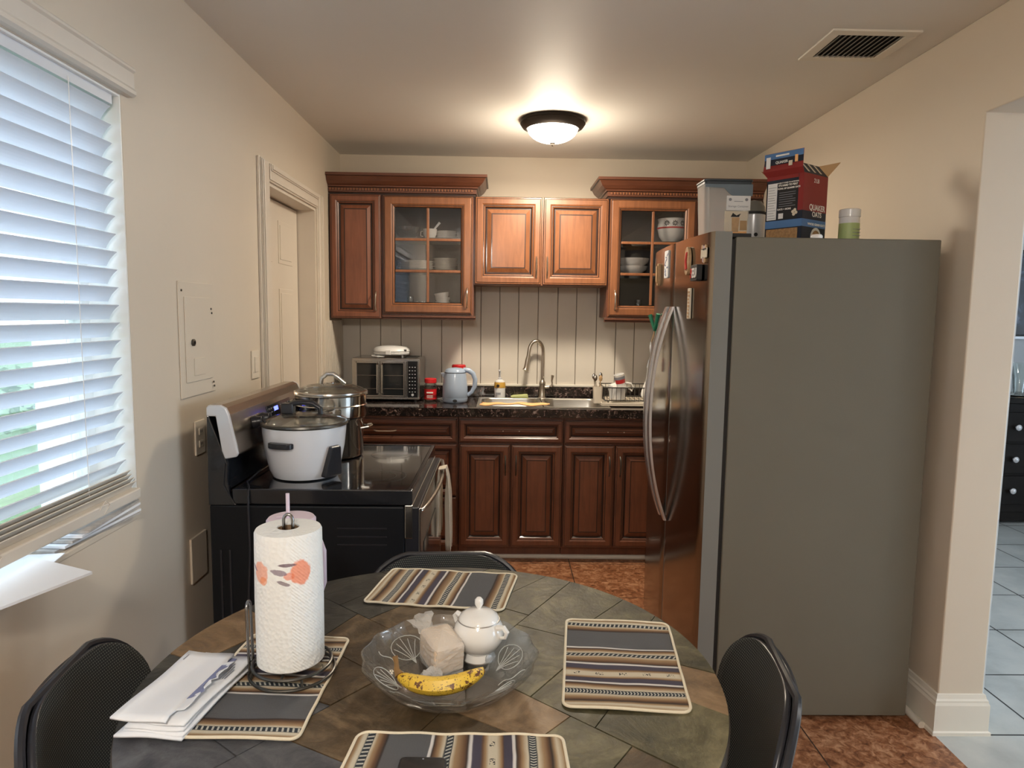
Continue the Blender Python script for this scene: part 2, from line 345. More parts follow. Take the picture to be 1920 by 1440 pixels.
# ------------------------------------------------------------------ mesh building
class MB:
    def __init__(s): s.v = []; s.f = []; s.m = []; s.sm = []; s.uv = None
    def add(s, vs, fs, mi=0, smooth=False, mis=None):
        o = len(s.v); s.v += [tuple(p) for p in vs]
        for k, f in enumerate(fs):
            s.f.append([i+o for i in f]); s.m.append(mis[k] if mis else mi); s.sm.append(smooth)
        return s
    def box(s, x0, x1, y0, y1, z0, z1, mi=0, mat4=None):
        vs = [Vector(p) for p in ((x0, y0, z0), (x1, y0, z0), (x1, y1, z0), (x0, y1, z0), (x0, y0, z1), (x1, y0, z1), (x1, y1, z1), (x0, y1, z1))]
        if mat4: vs = [mat4 @ p for p in vs]
        return s.add(vs, [(0, 3, 2, 1), (4, 5, 6, 7), (0, 1, 5, 4), (1, 2, 6, 5), (2, 3, 7, 6), (3, 0, 4, 7)], mi)
    def lathe(s, prof, cx=0, cy=0, cz=0, n=32, mi=0, sx=1, sy=1, smooth=True, closed=False, axis='z', fn=None):
        vs = []; fs = []
        k = len(prof)
        for (r, z) in prof:
            for i in range(n):
                a = 2*PI*i/n; rr = r*(fn(a, z) if fn else 1)
                p = (rr*math.cos(a)*sx, rr*math.sin(a)*sy, z)
                if axis == 'x': p = (p[2], p[0], p[1])
                if axis == 'y': p = (p[0], p[2], p[1])
                vs.append((cx+p[0], cy+p[1], cz+p[2]))
        for j in range(k-1 if not closed else k):
            j2 = (j+1) % k
            for i in range(n): fs.append((j*n+i, j*n+(i+1) % n, j2*n+(i+1) % n, j2*n+i))
        if not closed:
            fs.append(tuple(range(n))[::-1]); fs.append(tuple((k-1)*n+i for i in range(n)))
        return s.add(vs, fs, mi, smooth)
    def cyl(s, cx, cy, z0, z1, r, n=24, mi=0, r2=None): return s.lathe([(r, z0), (r if r2 is None else r2, z1)], cx, cy, 0, n, mi)
    def rod(s, a, b, r, n=10, mi=0, r2=None): return s.tube([a, b], r, n, mi, radii=[r, r if r2 is None else r2])
    def tube(s, pts, r, n=10, mi=0, closed=False, radii=None, flat=1.0, cap=True):
        pts = [Vector(p) for p in pts]; K = len(pts); vs = []; fs = []
        up = None
        for i, p in enumerate(pts):
            a = pts[(i-1) % K] if (closed or i > 0) else pts[i]; b = pts[(i+1) % K] if (closed or i < K-1) else pts[i]
            t = (b-a).normalized()
            if up is None: up = Vector((0, 0, 1)) if abs(t.z) < .9 else Vector((1, 0, 0))
            x = t.cross(up)
            if x.length < 1e-5: x = t.orthogonal()
            x.normalize(); up = x.cross(t).normalized()
            rr = radii[i] if radii else r
            for j in range(n):
                an = 2*PI*j/n; vs.append(p + x*(math.cos(an)*rr) + up*(math.sin(an)*rr*flat))
        for i in range(K if closed else K-1):
            i2 = (i+1) % K
            for j in range(n): fs.append((i*n+j, i*n+(j+1) % n, i2*n+(j+1) % n, i2*n+j))
        if not closed and cap: fs.append(tuple(range(n))[::-1]); fs.append(tuple((K-1)*n+j for j in range(n)))
        return s.add(vs, fs, mi, True)
    def prism(s, poly, a0, a1, axis='z', mi=0, smooth=False):
        """poly: 2-D outline; axis z -> (x,y), y -> (x,z), x -> (y,z)"""
        def P(p, a): return {'z': (p[0], p[1], a), 'y': (p[0], a, p[1]), 'x': (a, p[0], p[1])}[axis]
        n = len(poly); vs = [P(p, a0) for p in poly]+[P(p, a1) for p in poly]
        fs = [(i, (i+1) % n, n+(i+1) % n, n+i) for i in range(n)]
        s.add(vs, fs, mi, smooth); o = len(s.v)-2*n
        s.f.append([o+i for i in range(n)][::-1]); s.f.append([o+n+i for i in range(n)]); s.m += [mi, mi]; s.sm += [False, False]
        return s
    def rings(s, x0, x1, z0, z1, prof, back, hole=False, yb=0.0):
        """a moulded rectangular front facing -Y: prof = [(inset, y_out, mat)]"""
        vs = []; fs = []; mm = []
        rows = [(0, -back)] + [(i, y) for i, y, _ in prof]
        for (i, y) in rows:
            vs += [(x0+i, yb-y, z0+i), (x1-i, yb-y, z0+i), (x1-i, yb-y, z1-i), (x0+i, yb-y, z1-i)]
        for k in range(len(rows)-1):
            for j in range(4):
                fs.append((k*4+j, k*4+(j+1) % 4, (k+1)*4+(j+1) % 4, (k+1)*4+j)); mm.append(prof[k-1][2] if k > 0 else 0)
        k = len(rows)-1
        if not hole: fs.append((k*4, k*4+1, k*4+2, k*4+3)); mm.append(prof[-1][2])
        if not hole: fs.append((3, 2, 1, 0)); mm.append(0)
        else:
            for j in range(4): fs.append((k*4+j, k*4+(j+1) % 4, (j+1) % 4, j)); mm.append(prof[-1][2])
        return s.add(vs, fs, 0, False, mm)
    def build(s, name, mats, parent=None, bevel=0, loc=None, seg=2, sub=0, solid=0, wn=False):
        me = bpy.data.meshes.new(name); me.from_pydata(s.v, [], s.f)
        if not isinstance(mats, (list, tuple)): mats = [mats]
        for m in mats: me.materials.append(M[m] if isinstance(m, str) else m)
        me.polygons.foreach_set('material_index', s.m); me.polygons.foreach_set('use_smooth', s.sm)
        if s.uv is not None:
            l = me.uv_layers.new(name='UVMap')
            for lp in me.loops: l.data[lp.index].uv = s.uv[lp.vertex_index]
        me.validate(); me.update()
        import bmesh as _b
        bm = _b.new(); bm.from_mesh(me); _b.ops.recalc_face_normals(bm, faces=bm.faces); bm.to_mesh(me); bm.free()
        o = bpy.data.objects.new(name, me); COL.objects.link(o)
        if parent: o.parent = parent
        if loc: o.location = loc
        if solid:
            md = o.modifiers.new('thickness', 'SOLIDIFY'); md.thickness = solid; md.offset = 0
        if bevel:
            md = o.modifiers.new('bevel', 'BEVEL'); md.width = bevel; md.segments = seg; md.limit_method = 'ANGLE'; md.angle_limit = math.radians(40)
        if sub:
            md = o.modifiers.new('subdivision', 'SUBSURF'); md.levels = sub; md.render_levels = sub
        if any(s.sm):
            try:
                me.set_sharp_from_angle(angle=math.radians(42))
            except Exception: pass
        return o
def tag(o, label, cat, group=None):
    o['label'] = label; o['category'] = cat
    if group: o['group'] = group
    return o
def thing(name, label, cat, loc=(0, 0, 0), rz=0, group=None):
    o = bpy.data.objects.new(name, None); COL.objects.link(o); o.location = loc; o.rotation_euler = (0, 0, rz); o.empty_display_size = .05
    return tag(o, label, cat, group)
def struct(o): o['kind'] = 'structure'; return o
def copy_tree(o, parent=None):
    c = o.copy(); COL.objects.link(c)
    if parent: c.parent = parent
    for ch in list(o.children): copy_tree(ch, c)
    return c
def text(name, body, size, loc, rot, m, parent, ext=.0004, align='CENTER', sx=1, bold=0):
    cu = bpy.data.curves.new('lettering', 'FONT'); cu.body = body; cu.size = size; cu.extrude = ext; cu.align_x = align; cu.offset = bold
    t = bpy.data.objects.new('tmp', cu); COL.objects.link(t)
    dg = bpy.context.evaluated_depsgraph_get(); me = bpy.data.meshes.new_from_object(t.evaluated_get(dg)); bpy.data.objects.remove(t)
    me.materials.clear(); me.materials.append(M[m]); o = bpy.data.objects.new(name, me); COL.objects.link(o)
    o.parent = parent; o.location = loc; o.rotation_euler = rot; o.scale = (sx, 1, 1); return o
def arc(cx, cz, r, a0, a1, n, f=lambda x, z: (x, z)): return [f(cx+r*math.cos(a0+(a1-a0)*i/n), cz+r*math.sin(a0+(a1-a0)*i/n)) for i in range(n+1)]
def rrect(w, h, r, n=5, cx=0, cy=0):
    pts = []
    for (sx, sy, a) in ((1, 1, 0), (-1, 1, PI/2), (-1, -1, PI), (1, -1, 1.5*PI)):
        for i in range(n+1):
            t = a+PI/2*i/n; pts.append((cx+sx*(w/2-r)+r*math.cos(t), cy+sy*(h/2-r)+r*math.sin(t)))
    return pts

# ================================================================== THE ROOM
LX, RX, BY, CZ = -1.06, 1.60, 4.60, 2.51
def sbox(name, m, x0, x1, y0, y1, z0, z1, bevel=0):
    return struct(MB().box(x0, x1, y0, y1, z0, z1).build(name, m, bevel=bevel))
struct(MB().box(LX-.15, 1.587, -2.5, BY+.1, -.05, 0).build('floor', 'terra'))
struct(MB().box(1.587, 6.1, -2.5, 5.5, -.05, 0).build('floor', 'greytile'))
struct(MB().box(LX-.15, 6.1, -2.5, 5.5, CZ, CZ+.1).build('ceiling', 'ceil'))
# left wall with the window and the door recess cut out of it
WY0, WY1, WZ0, WZ1 = .55, 1.985, .90, 2.085
DY0, DY1, DZ = 3.17, 3.985, 2.075
w = MB()
w.box(LX-.15, LX, -2.5, WY0, 0, CZ); w.box(LX-.15, LX, WY0, WY1, 0, WZ0); w.box(LX-.15, LX, WY0, WY1, WZ1, CZ)
w.box(LX-.15, LX, WY1, DY0, 0, CZ); w.box(LX-.15, LX, DY0, DY1, DZ, CZ); w.box(LX-.15, LX, DY1, BY+.1, 0, CZ)
struct(w.build('wall_left', 'wall'))
struct(MB().box(LX, RX+.16, BY, BY+.12, 0, CZ).build('wall_back', 'wall'))
w = MB().prism([(-2.5, 2.185), (2.335, 2.185), (2.335, 0), (BY, 0), (BY, CZ), (-2.5, CZ)], RX, 1.765, 'x'); struct(w.build('wall_right', 'wall', bevel=.004))
struct(MB().box(LX-.15, 6.1, -2.62, -2.5, 0, CZ).build('wall_front', 'wall'))
struct(MB().box(1.765, 6.1, 5.30, 5.5, 0, CZ).build('wall_living_back', 'blue_wall'))
struct(MB().box(1.765, 1.775, 2.345, 5.30, 0, CZ).build('wall_living_left', 'blue_wall'))
w = MB(); w.box(6.0, 6.1, -2.5, -.8, 0, CZ); w.box(6.0, 6.1, 3.2, 5.3, 0, CZ); w.box(6.0, 6.1, -.8, 3.2, 2.3, CZ); w.box(6.0, 6.1, -.8, 3.2, 0, .1)
struct(w.build('wall_living_right', 'blue_wall'))
o = thing('added_window_2', '', '', (6.05, 1.2, .1)); del o['label']; del o['category']; struct(o)  # added glazed opening, out of view, to bring daylight into the living room
MB().box(-.01, .01, -2, 2, 0, 2.2).build('pane', 'winpane', o)
w = MB()
for y in (-2, -.02, 1.96): w.box(-.03, .03, y, y+.04, 0, 2.2)
w.build('window_frame', 'white_trim', o)

# baseboards
def bprofile(): return [(0, 0), (.024, 0), (.024, .012), (.018, .016), (.018, .112), (.014, .122), (.014, .128), (.009, .134), (.006, .148), (0, .15)]
def baseboard(name, pts, closed=False):
    """pts: plan path, outward to the right of travel"""
    prof = bprofile(); mb = MB(); vs = []; fs = []; K = len(pts); n = len(prof)
    P = [Vector(p) for p in pts]
    for i, p in enumerate(P):
        d1 = (P[i]-P[i-1]).normalized() if i > 0 else None; d2 = (P[i+1]-P[i]).normalized() if i < K-1 else None
        d1 = d1 or d2; d2 = d2 or d1
        n1 = Vector((d1.y, -d1.x)); n2 = Vector((d2.y, -d2.x)); b = n1+n2; b = b/(b.dot(n1))
        for (o_, z) in prof: vs.append((p.x+b.x*o_, p.y+b.y*o_, z))
    for i in range(K-1):
        for j in range(n): fs.append((i*n+j, i*n+(j+1) % n, (i+1)*n+(j+1) % n, (i+1)*n+j))
    fs.append(tuple(range(n))); fs.append(tuple((K-1)*n+j for j in range(n))[::-1])
    mb.add(vs, fs); return struct(mb.build(name, 'white_trim' if 'living' in name else 'trim'))
baseboard('baseboard_right', [(RX, BY), (RX, 2.335), (1.765, 2.335), (1.765, 2.6)])
baseboard('baseboard_left', [(LX, -2.5), (LX, 3.07)])
baseboard('baseboard_living_back', [(1.775, 5.30), (6.0, 5.30)])
# worn quarter-round shoe in front of the cabinets and beside the refrigerator
struct(MB().tube([(-1.0, 4.105, .012), (1.55, 4.085, .012)], .016, 10).build('trim_1', 'trim'))
struct(MB().tube([(1.566, 2.36, .012), (1.566, 2.75, .012)], .014, 10).build('trim_2', 'trim'))

# board panelling on the back wall, with a pale ledge over the splashback
w = MB(); x = LX; xs = [-1.06, -.935, -.80, -.665, -.53, -.395, -.26, -.135, -.01, .115, .245, .375, .50, .635, .765, .89, 1.02, 1.15, 1.28, 1.41, 1.60]
w.box(LX, RX, 4.592, 4.60, .9, 1.75, 1)
for a, b in zip(xs[:-1], xs[1:]): w.box(a+.0025, b-.0025, 4.583, 4.593, .9, 1.75)
struct(w.build('trim_3', ['panelling', 'groove'], bevel=.0015, seg=1))
struct(MB().box(LX, RX, 4.560, 4.583, 1.012, 1.028).build('trim_4', 'trim', bevel=.004))
# narrow beadboard on the short piece of left wall
w = MB(); y = 4.085
while y < 4.58: w.box(LX, LX+.012, y+.002, min(y+.038, 4.583), .9, 1.44); y += .04
w.box(LX, LX+.004, 4.085, 4.583, .9, 1.44)
struct(w.build('trim_5', 'door_paint', bevel=.002, seg=1))

# pantry door in its recess
d = bpy.data.objects.new('door_1', None); COL.objects.link(d); d.location = (LX, (DY0+DY1)/2, 0); struct(d)
cas = MB(); cw = .085
def casing_seg(mb, y0, y1, z0, z1, vertical):
    b0 = 0
    for k, (o0, o1, t) in enumerate(((0, 1, .012), (.08, .92, .018), (.55, .90, .024), (.62, .85, .029))):
        c_ = .004*k
        ya, yb = sorted((y0+(y1-y0)*o0, y0+(y1-y0)*o1))
        if vertical: mb.box(b0, t, ya, yb, z0, z1-c_)
        else: mb.box(b0, t, y0+c_, y1-c_, z0+(z1-z0)*o0, z0+(z1-z0)*o1)
        b0 = t
hw = (DY1-DY0)/2
casing_seg(cas, -hw, -hw-.125, 0, DZ+cw, True); casing_seg(cas, hw, hw+cw, 0, DZ+cw, True); casing_seg(cas, -hw+.0005, hw-.0005, DZ, DZ+cw, False)
cas.build('casing', 'door_paint', d, bevel=.003)
j = MB(); j.box(-.15, 0, -hw, -hw+.015, 0, DZ); j.box(-.15, 0, hw-.015, hw, 0, DZ); j.box(-.15, 0, -hw+.015, hw-.015, DZ-.015, DZ); j.build('jamb', 'door_paint', d)
lf = MB(); ly0, ly1 = -hw+.02, hw-.024; lz0, lz1 = .01, DZ-.022
lf.box(-.125, -.10, ly0, ly1, lz0, lz1)
W_ = (ly1-ly0); cols = [(ly0+.10, ly0+W_/2-.05), (ly0+W_/2+.05, ly1-.10)]; rows = [(.2, .85), (.97, 1.61), (1.74, 1.96)]
for (a, b) in cols:
    for (c, e) in rows:
        # moulded six-panel sinkings facing +X
        for ins, x0, x1 in ((0, -.10, -.097), (.022, -.0985, -.094)):
            lf.box(x0, x1, a+ins, b-ins, c+ins, e-ins)
lf.build('door_leaf', 'door_paint', d, bevel=.0025)
MB().box(-.15, -.13, -hw, hw, 0, DZ).build('dark_back', 'black_gap', d)

# ------------------------------------------------------------------ window and what is outside
wd = bpy.data.objects.new('window_1', None); COL.objects.link(wd); wd.location = (LX, WY0, WZ0); struct(wd)
H_, Wd = WZ1-WZ0, WY1-WY0
fr = MB(); x0, x1 = -.15, -.11
for (a, b, c, e) in ((0, .045, 0, H_), (Wd-.045, Wd, 0, H_), (.045, Wd-.045, 0, .045), (.045, Wd-.045, H_-.045, H_), (Wd*.5-.02, Wd*.5+.02, .045, H_-.045), (.045, Wd-.045, H_*.5-.018, H_*.5+.018)):
    fr.box(x0, x1, a, b, c, e)
fr.build('window_frame', 'white_trim', wd, bevel=.004)
MB().box(-.132, -.128, .04, Wd-.04, .04, H_-.04).build('pane', 'winpane', wd)
lin = MB(); lin.box(-.11, -.001, Wd-.006, Wd-.0005, 0, H_); lin.box(-.11, -.001, .0005, .006, 0, H_); lin.box(-.11, -.001, .006, Wd-.006, H_-.006, H_-.0005); lin.build('reveal_lining', 'white_trim', wd)
MB().box(-.11, .0015, .002, Wd-.002, -.018, .004).build('window_sill', 'wall', wd, bevel=.006)

struct(MB().box(-40, LX-.15, -30, 40, -.45, -.40).build('ground_outside', 'grass'))
struct(MB().box(6.1, 40, -30, 40, -.45, -.40).build('patio_outside', 'ext_white'))
bw = thing('garden_wall', 'white outside wall seen between the slats of the window blind', 'wall', (-3.0, 5.0, -.4))
MB().box(-.38, 1.72, 0, .12, 0, 3.2).build('wall_panel', 'ext_white', bw)
gt = thing('garden_gate', 'small barred gate outside, seen between the window slats', 'gate', (-2.85, 4.6, -.4))
for k in range(9):
    MB().box(k*.034-.005, k*.034+.005, 0, .012, .05, 2.0).build('bar', 'wire' if k % 4 == 0 else 'grey_print', gt)
MB().box(.285, .315, -.01, .03, 0, 2.1).build('post', 'wire', gt)
hd = MB(); rr = random.Random(3)
for k in range(900):
    c = Vector((-7.5+rr.uniform(-1.0, 1.0), rr.uniform(-2, 12), rr.uniform(-.4, .75))); r = rr.uniform(.05, .13)
    q = Matrix.Rotation(rr.uniform(0, 6), 3, 'X') @ Matrix.Rotation(rr.uniform(0, 6), 3, 'Z')
    hd.add([c+q@Vector(p)*r for p in ((1, 0, 0), (0, .5, .1), (-1, 0, 0), (0, -.5, .1))], [(0, 1, 2, 3)])
o = hd.build('hedge', 'grass'); tag(o, 'green hedge outside, glimpsed between the blind slats', 'hedge')

# blind: slats tilted with the room edge up, a stack and bottom rail resting low
bl = thing('window_blind', 'white horizontal slat blind hanging in the left window', 'window blind', (LX, (WY0+WY1)/2, WZ1))
by0, by1 = -Wd/2+.02, Wd/2-.022
def slat_mesh(tilt, w=.050):
    mb = MB(); n = 6; top = []; 
    for i in range(n+1):
        t = -w/2+w*i/n; c = .0035*(1-(2*t/w)**2)
        top.append((t, c))
    pts = top+[(t, c-.003) for t, c in top[::-1]]
    ca, sa = math.cos(tilt), math.sin(tilt)
    pts = [(x*ca-z*sa, x*sa+z*ca) for x, z in pts]
    N_ = len(pts); vs = [(x, by0, z) for x, z in pts]+[(x, by1, z) for x, z in pts]
    fs = [(i, (i+1) % N_, N_+(i+1) % N_, N_+i) for i in range(N_)]+[tuple(range(N_))[::-1], tuple(N_+i for i in range(N_))]
    mb.add(vs, fs, 0, False); return mb
sl = slat_mesh(math.radians(52)).build('slat', 'slat', bl, loc=(-.034, 0, -.055)); nsl = 21; pitch = .0492
for k in range(1, nsl):
    c = sl.copy(); COL.objects.link(c); c.parent = bl; c.location = (-.034, 0, -.055-pitch*k)
stk = slat_mesh(math.radians(60)).build('slat', 'rail', bl, loc=(-.02, 0, -1.072))  # stacked slats take the shaded beige in place of the slat white
for k in range(3):
    c = stk.copy(); COL.objects.link(c); c.parent = bl; c.location = (-.017+.006*k, 0, -1.083-.010*k)
MB().box(-.014, .014, by0, by1+.012, -.030, 0).build('bottom_rail', 'rail', bl, bevel=.004, loc=(.002, 0, -1.105))
MB().box(-.06, -.012, by0, by1, -.032, 0).build('head_rail', 'slat', bl)
for yy in (-.62, -.28, .10, .50):
    MB().tube([(-.009, yy, -.02), (-.009, yy, -1.10)], .0011, 6).build('ladder_cord', 'white_plastic', bl)
    MB().tube([(-.055, yy+.012, -.02), (-.055, yy+.012, -1.07)], .0011, 6).build('ladder_cord', 'white_plastic', bl)
    MB().tube([(.016, yy, -1.115), (.020, yy+.01, -1.10), (.016, yy+.03, -1.095), (.018, yy+.045, -1.11), (.016, yy+.02, -1.13)], .0012, 6).build('cord_end', 'rail', bl)
vl = MB(); vp = [(0, 0), (.020, 0), (.026, -.006), (.026, -.012), (.021, -.018), (.021, -.058), (.026, -.066), (.026, -.076), (.018, -.082), (0, -.082)]
vs = [(x, by0-.06, z+.085) for x, z in vp]+[(x, by1+.058, z+.085) for x, z in vp]; n = len(vp)
vl.add(vs, [(i, (i+1) % n, n+(i+1) % n, n+i) for i in range(n)]+[tuple(range(n)), tuple(n+i for i in range(n))[::-1]])
vl.build('valance', 'rail', bl)

# papers on the sill
def sheet(name, label, cat, loc, rz, w, h, t, m, tilt=(0, 0), group=None):
    o = MB().box(-w/2, w/2, -h/2, h/2, 0, t).build(name, m); o.location = loc; o.rotation_euler = (tilt[0], tilt[1], rz); return tag(o, label, cat, group)
for k in range(5):
    sheet('newspaper', ['lowest', 'second lowest', 'middle', 'second highest', 'topmost'][k]+' folded paper in the pile at the right end of the window sill', 'newspaper', (-1.120+.004*k+.003*(k % 2), 1.80+.008*k, .9045+.0078*k), .045*(k-2), .125, .34-.012*k, .0066, 'newsprint' if k % 2 == 0 else 'paper', group='papers piled on the window sill')
sheet('letter', 'loose printed sheet lying under the big white envelope on the sill', 'paper', (-1.09, 1.52, .9045), .2, .12, .2, .002, 'paper')
sheet('large_envelope', 'large white envelope jutting off the left window sill', 'envelope', (-1.055, 1.37, .911), -.35, .19, .34, .006, 'paper', (0, .05))

# small fittings on the left wall
def plate_thing(name, label, cat, y, z, w, h, m='cream_plastic', t=.006):
    o = thing(name, label, cat, (LX, y, z)); MB().box(0, t, -w/2, w/2, -h/2, h/2).build('cover_plate', m, o, bevel=.002); return o
s = plate_thing('light_switch', 'cream rocker light switch beside the pantry door', 'light switch', 2.965, 1.265, .085, .12)
MB().box(.006, .010, -.017, .017, -.033, .033).build('rocker', 'cream_plastic', s, bevel=.002)
s = plate_thing('wall_outlet', 'cream wall outlet behind the range backguard', 'outlet', 2.403, 1.05, .075, .12)
for dz in (-.022, .022):
    f = MB().box(.006, .009, -.015, .015, dz-.012, dz+.012).build('socket', 'cream_plastic', s, bevel=.002)
    MB().box(.0085, .0095, -.007, -.004, dz-.005, dz+.005).box(.0085, .0095, .004, .007, dz-.005, dz+.005).build('slots', 'ink', f)
plate_thing('blank_cover_plate', 'painted-over blank square plate low on the left wall', 'wall plate', 2.36, .632, .12, .16, 'wall', .008)
ap = thing('breaker_panel', 'painted-over electrical panel door on the left wall above the range', 'electrical panel', (LX, 2.42, 1.40))
MB().box(0, .005, -.145, .125, -.20, .19).build('panel_frame', 'wall', ap, bevel=.002)
MB().box(.005, .0085, -.11, .10, -.15, .14).build('panel_door', 'wall', ap, bevel=.002)
MB().box(.0085, .011, -.055, .03, -.13, -.07).build('label_holder', 'wall', ap, bevel=.002)
MB().lathe([(.012, 0), (.012, .006), (.006, .008), (.006, .003)], .0085, -.06, -.015, 12, axis='x').build('latch', 'wire', ap)
for (yy, zz) in ((-.125, .16), (.095, .10), (.10, .085), (.10, -.165), (.105, -.18)):
    MB().lathe([(.004, 0), (.004, .002)], .0085 if abs(yy) < .12 else .005, yy, zz, 10, axis='x').build('screw', 'wire', ap)

# ceiling vent
vt = thing('ceiling_vent', 'white air return grille in the ceiling above the refrigerator', 'vent', (1.313, 2.65, CZ))
f = MB()
for (a, b, c, e) in ((-.16, .16, -.145, -.105), (-.16, .16, .105, .145), (-.16, -.12, -.105, .105), (.12, .16, -.105, .105)): f.box(a, b, c, e, -.008, 0)
f.build('frame', 'trim', vt, bevel=.002)
MB().box(-.12, .12, -.105, .105, -.0015, -.0005).build('dark_opening', 'black_gap', vt)
for k in range(12):
    x = -.11+.02*k; mb = MB(); mb.add([(x-.006, -.105, -.0075), (x+.006, -.105, -.002), (x+.006, .105, -.002), (x-.006, .105, -.0075), (x-.005, -.105, -.0085), (x+.007, -.105, -.003), (x+.007, .105, -.003), (x-.005, .105, -.0085)], [(0, 1, 2, 3), (4, 7, 6, 5), (0, 4, 5, 1), (2, 6, 7, 3), (1, 5, 6, 2), (0, 3, 7, 4)]).build('louvre', 'fridge_edge', vt)

# ceiling light
cl = thing('ceiling_light', 'lit frosted dome ceiling light with a dark bronze rim', 'ceiling light', (.258, 3.72, CZ))
MB().lathe([(.10, 0), (.168, 0), (.172, -.006), (.168, -.014), (.172, -.020), (.160, -.038), (.140, -.050), (.132, -.046), (.132, -.02), (.10, -.01)], n=48).build('rim', 'wire', cl)
M['bronze'] = mat('dark_bronze', (.045, .035, .028), .4, .7)
cl.children[0].data.materials[0] = M['bronze']
MB().lathe([(.133, -.042)]+[(.133*math.cos(a), -.042-.075*math.sin(a)) for a in [PI/2*i/10 for i in range(1, 10)]]+[(.004, -.117)], n=48).build('glass_dome', 'lamp_glass', cl)
MB().lathe([(.004, -.112), (.014, -.117), (.012, -.123), (.004, -.127), (.004, -.134), (.001, -.138)], n=16).build('finial', 'bronze', cl)
bulb('ceiling_light_bulb', (.258, 3.72, CZ-.145), 12, (1, .87, .68), .12); glow('ceiling_light_glow', (.258, 3.72, CZ-.22), 7.5, (1, .87, .68), .12)
# added fill light: unseen copy of the fitting over the dining end, behind the viewer
c2 = copy_tree(cl); c2.location = (-.2, -.9, CZ); c2['label'] = 'added fill light, a frosted dome with bronze rim over the dining end of the room'
bulb('ceiling_light_bulb', (-.2, -.9, CZ-.145), 14, (1, .93, .84), .12); glow('ceiling_light_glow', (-.2, -.9, CZ-.25), 30, (1, .93, .84), .12)  # fill from the added fitting
c3 = copy_tree(cl); c3.location = (3.6, 1.6, CZ); c3['label'] = 'added fill light, a frosted dome in the tiled room beyond the opening'  # added unseen fitting that brightens the tiled room
bulb('ceiling_light_bulb', (3.6, 1.6, CZ-.145), 14, (1, .97, .92), .12)  # light of the added living-room fitting

# ================================================================== CABINETS
S1 = [(.000, .016, 1), (.003, .020, 0), (.009, .0205, 1), (.0125, .023, 0), (.040, .0235, 0), (.049, .018, 1), (.054, .018, 0), (.060, .014, 1), (.067, .006, 1), (.073, .006, 0), (.098, .017, 1), (.1045, .017, 0)]
def prof(scale=1.0): return [(i*scale, y, m) for i, y, m in S1]
def raised_door(name, x0, x1, z0, z1, parent, m='wood', scale=1.0, y=0):
    o = MB().rings(x0, x1, z0, z1, prof(scale), 0, yb=y).build(name, [m, 'glaze'], parent); return o
def bar_pull(parent, x, z, ln, vertical=True, y=-.02, m='nickel'):
    pts = []
    for i in range(9):
        t = -1+2*i/8; off = .028*(1-t**4)
        pts.append((x, y-off, z+t*ln/2) if vertical else (x+t*ln/2, y-off, z))
    mb = MB().tube(pts, .0042, 8)
    return mb.build('handle', m, parent)
FY = 4.285           # face plane of the upper carcasses; doors stand proud of it
def hollow_case(mb, x0, x1, y0, y1, z0, z1, t=.016):
    mb.box(x0, x0+t, y0, y1, z0, z1); mb.box(x1-t, x1, y0, y1, z0, z1); mb.box(x0+t, x1-t, y0, y1, z0, z0+t); mb.box(x0+t, x1-t, y0, y1, z1-t, z1)
def crown(parent, ox, pts, name='crown_moulding', m='wood_dark_x', dent=None):
    """pts: plan path of the cabinet face (world), outward to the left of travel x->+: front is -Y"""
    pf = [(0, 0), (.006, 0), (.006, .014), (.012, .018), (.012, .044), (.020, .048), (.022, .056), (.034, .062), (.052, .078), (.064, .098), (.068, .104), (.078, .106), (.078, .122), (0, .122)]
    vs = []; fs = []; P = [Vector(p) for p in pts]; K = len(P); n = len(pf)
    for i, p in enumerate(P):
        d1 = (P[i]-P[i-1]).normalized() if i > 0 else None; d2 = (P[i+1]-P[i]).normalized() if i < K-1 else None
        d1 = d1 or d2; d2 = d2 or d1
        n1 = Vector((d1.y, -d1.x)); n2 = Vector((d2.y, -d2.x)); b = n1+n2; b = b/(b.dot(n1))
        for (o_, z) in pf: vs.append((p.x+b.x*o_-ox[0], p.y+b.y*o_-ox[1], z+2.2-ox[2]))
    mm = []
    for i in range(K-1):
        for j in range(n): fs.append((i*n+j, i*n+(j+1) % n, (i+1)*n+(j+1) % n, (i+1)*n+j)); mm.append(1 if j in (1, 2, 4, 10) else 0)
    fs.append(tuple(range(n))); fs.append(tuple((K-1)*n+j for j in range(n))[::-1]); mm += [0, 0]
    c = MB().add(vs, fs, 0, False, mm).build(name, [m, 'glaze'], parent)
    if dent:
        mb = MB(); x = dent[0]
        while x < dent[1]:
            mb.box(x-ox[0], x+.010-ox[0], FY-.019-ox[1], FY-.010-ox[1], 2.224+.004-ox[2], 2.241-ox[2]); x += .018
        mb.build('dentil_row', 'wood', c)
    return c
def light_rail(parent, x0, x1, y0, ox, z):
    mb = MB(); mb.box(x0-ox[0], x1-ox[0], y0-ox[1]-.006, y0-ox[1]+.02, z-ox[2], z+.010-ox[2], 0); mb.box(x0-ox[0], x1-ox[0], y0-ox[1]-.014, y0-ox[1]+.02, z+.012-ox[2], z+.026-ox[2], 0)
    mb.box(x0-ox[0], x1-ox[0], y0-ox[1]-.003, y0-ox[1]+.02, z+.009-ox[2], z+.013-ox[2], 1)
    return mb.build('light_rail', ['wood_dark_x', 'glaze'], parent, bevel=.003)

# narrow corner cabinet
ox = (-.895, FY, 1.452)
c = thing('wall_cabinet', 'tall narrow solid-door wall cabinet in the left corner', 'wall cabinet', ox)
MB().box(-.16, .158, 0, .312, 0, .75).build('carcass', 'wood_dark', c)
raised_d = raised_door('door', -.153, .155, .004, .752, c, 'wood_red', .86); bar_pull(raised_d, .125, .11, .12)
crown(c, ox, [(-1.058, FY), (-.735, FY)], dent=(-1.05, -.745))

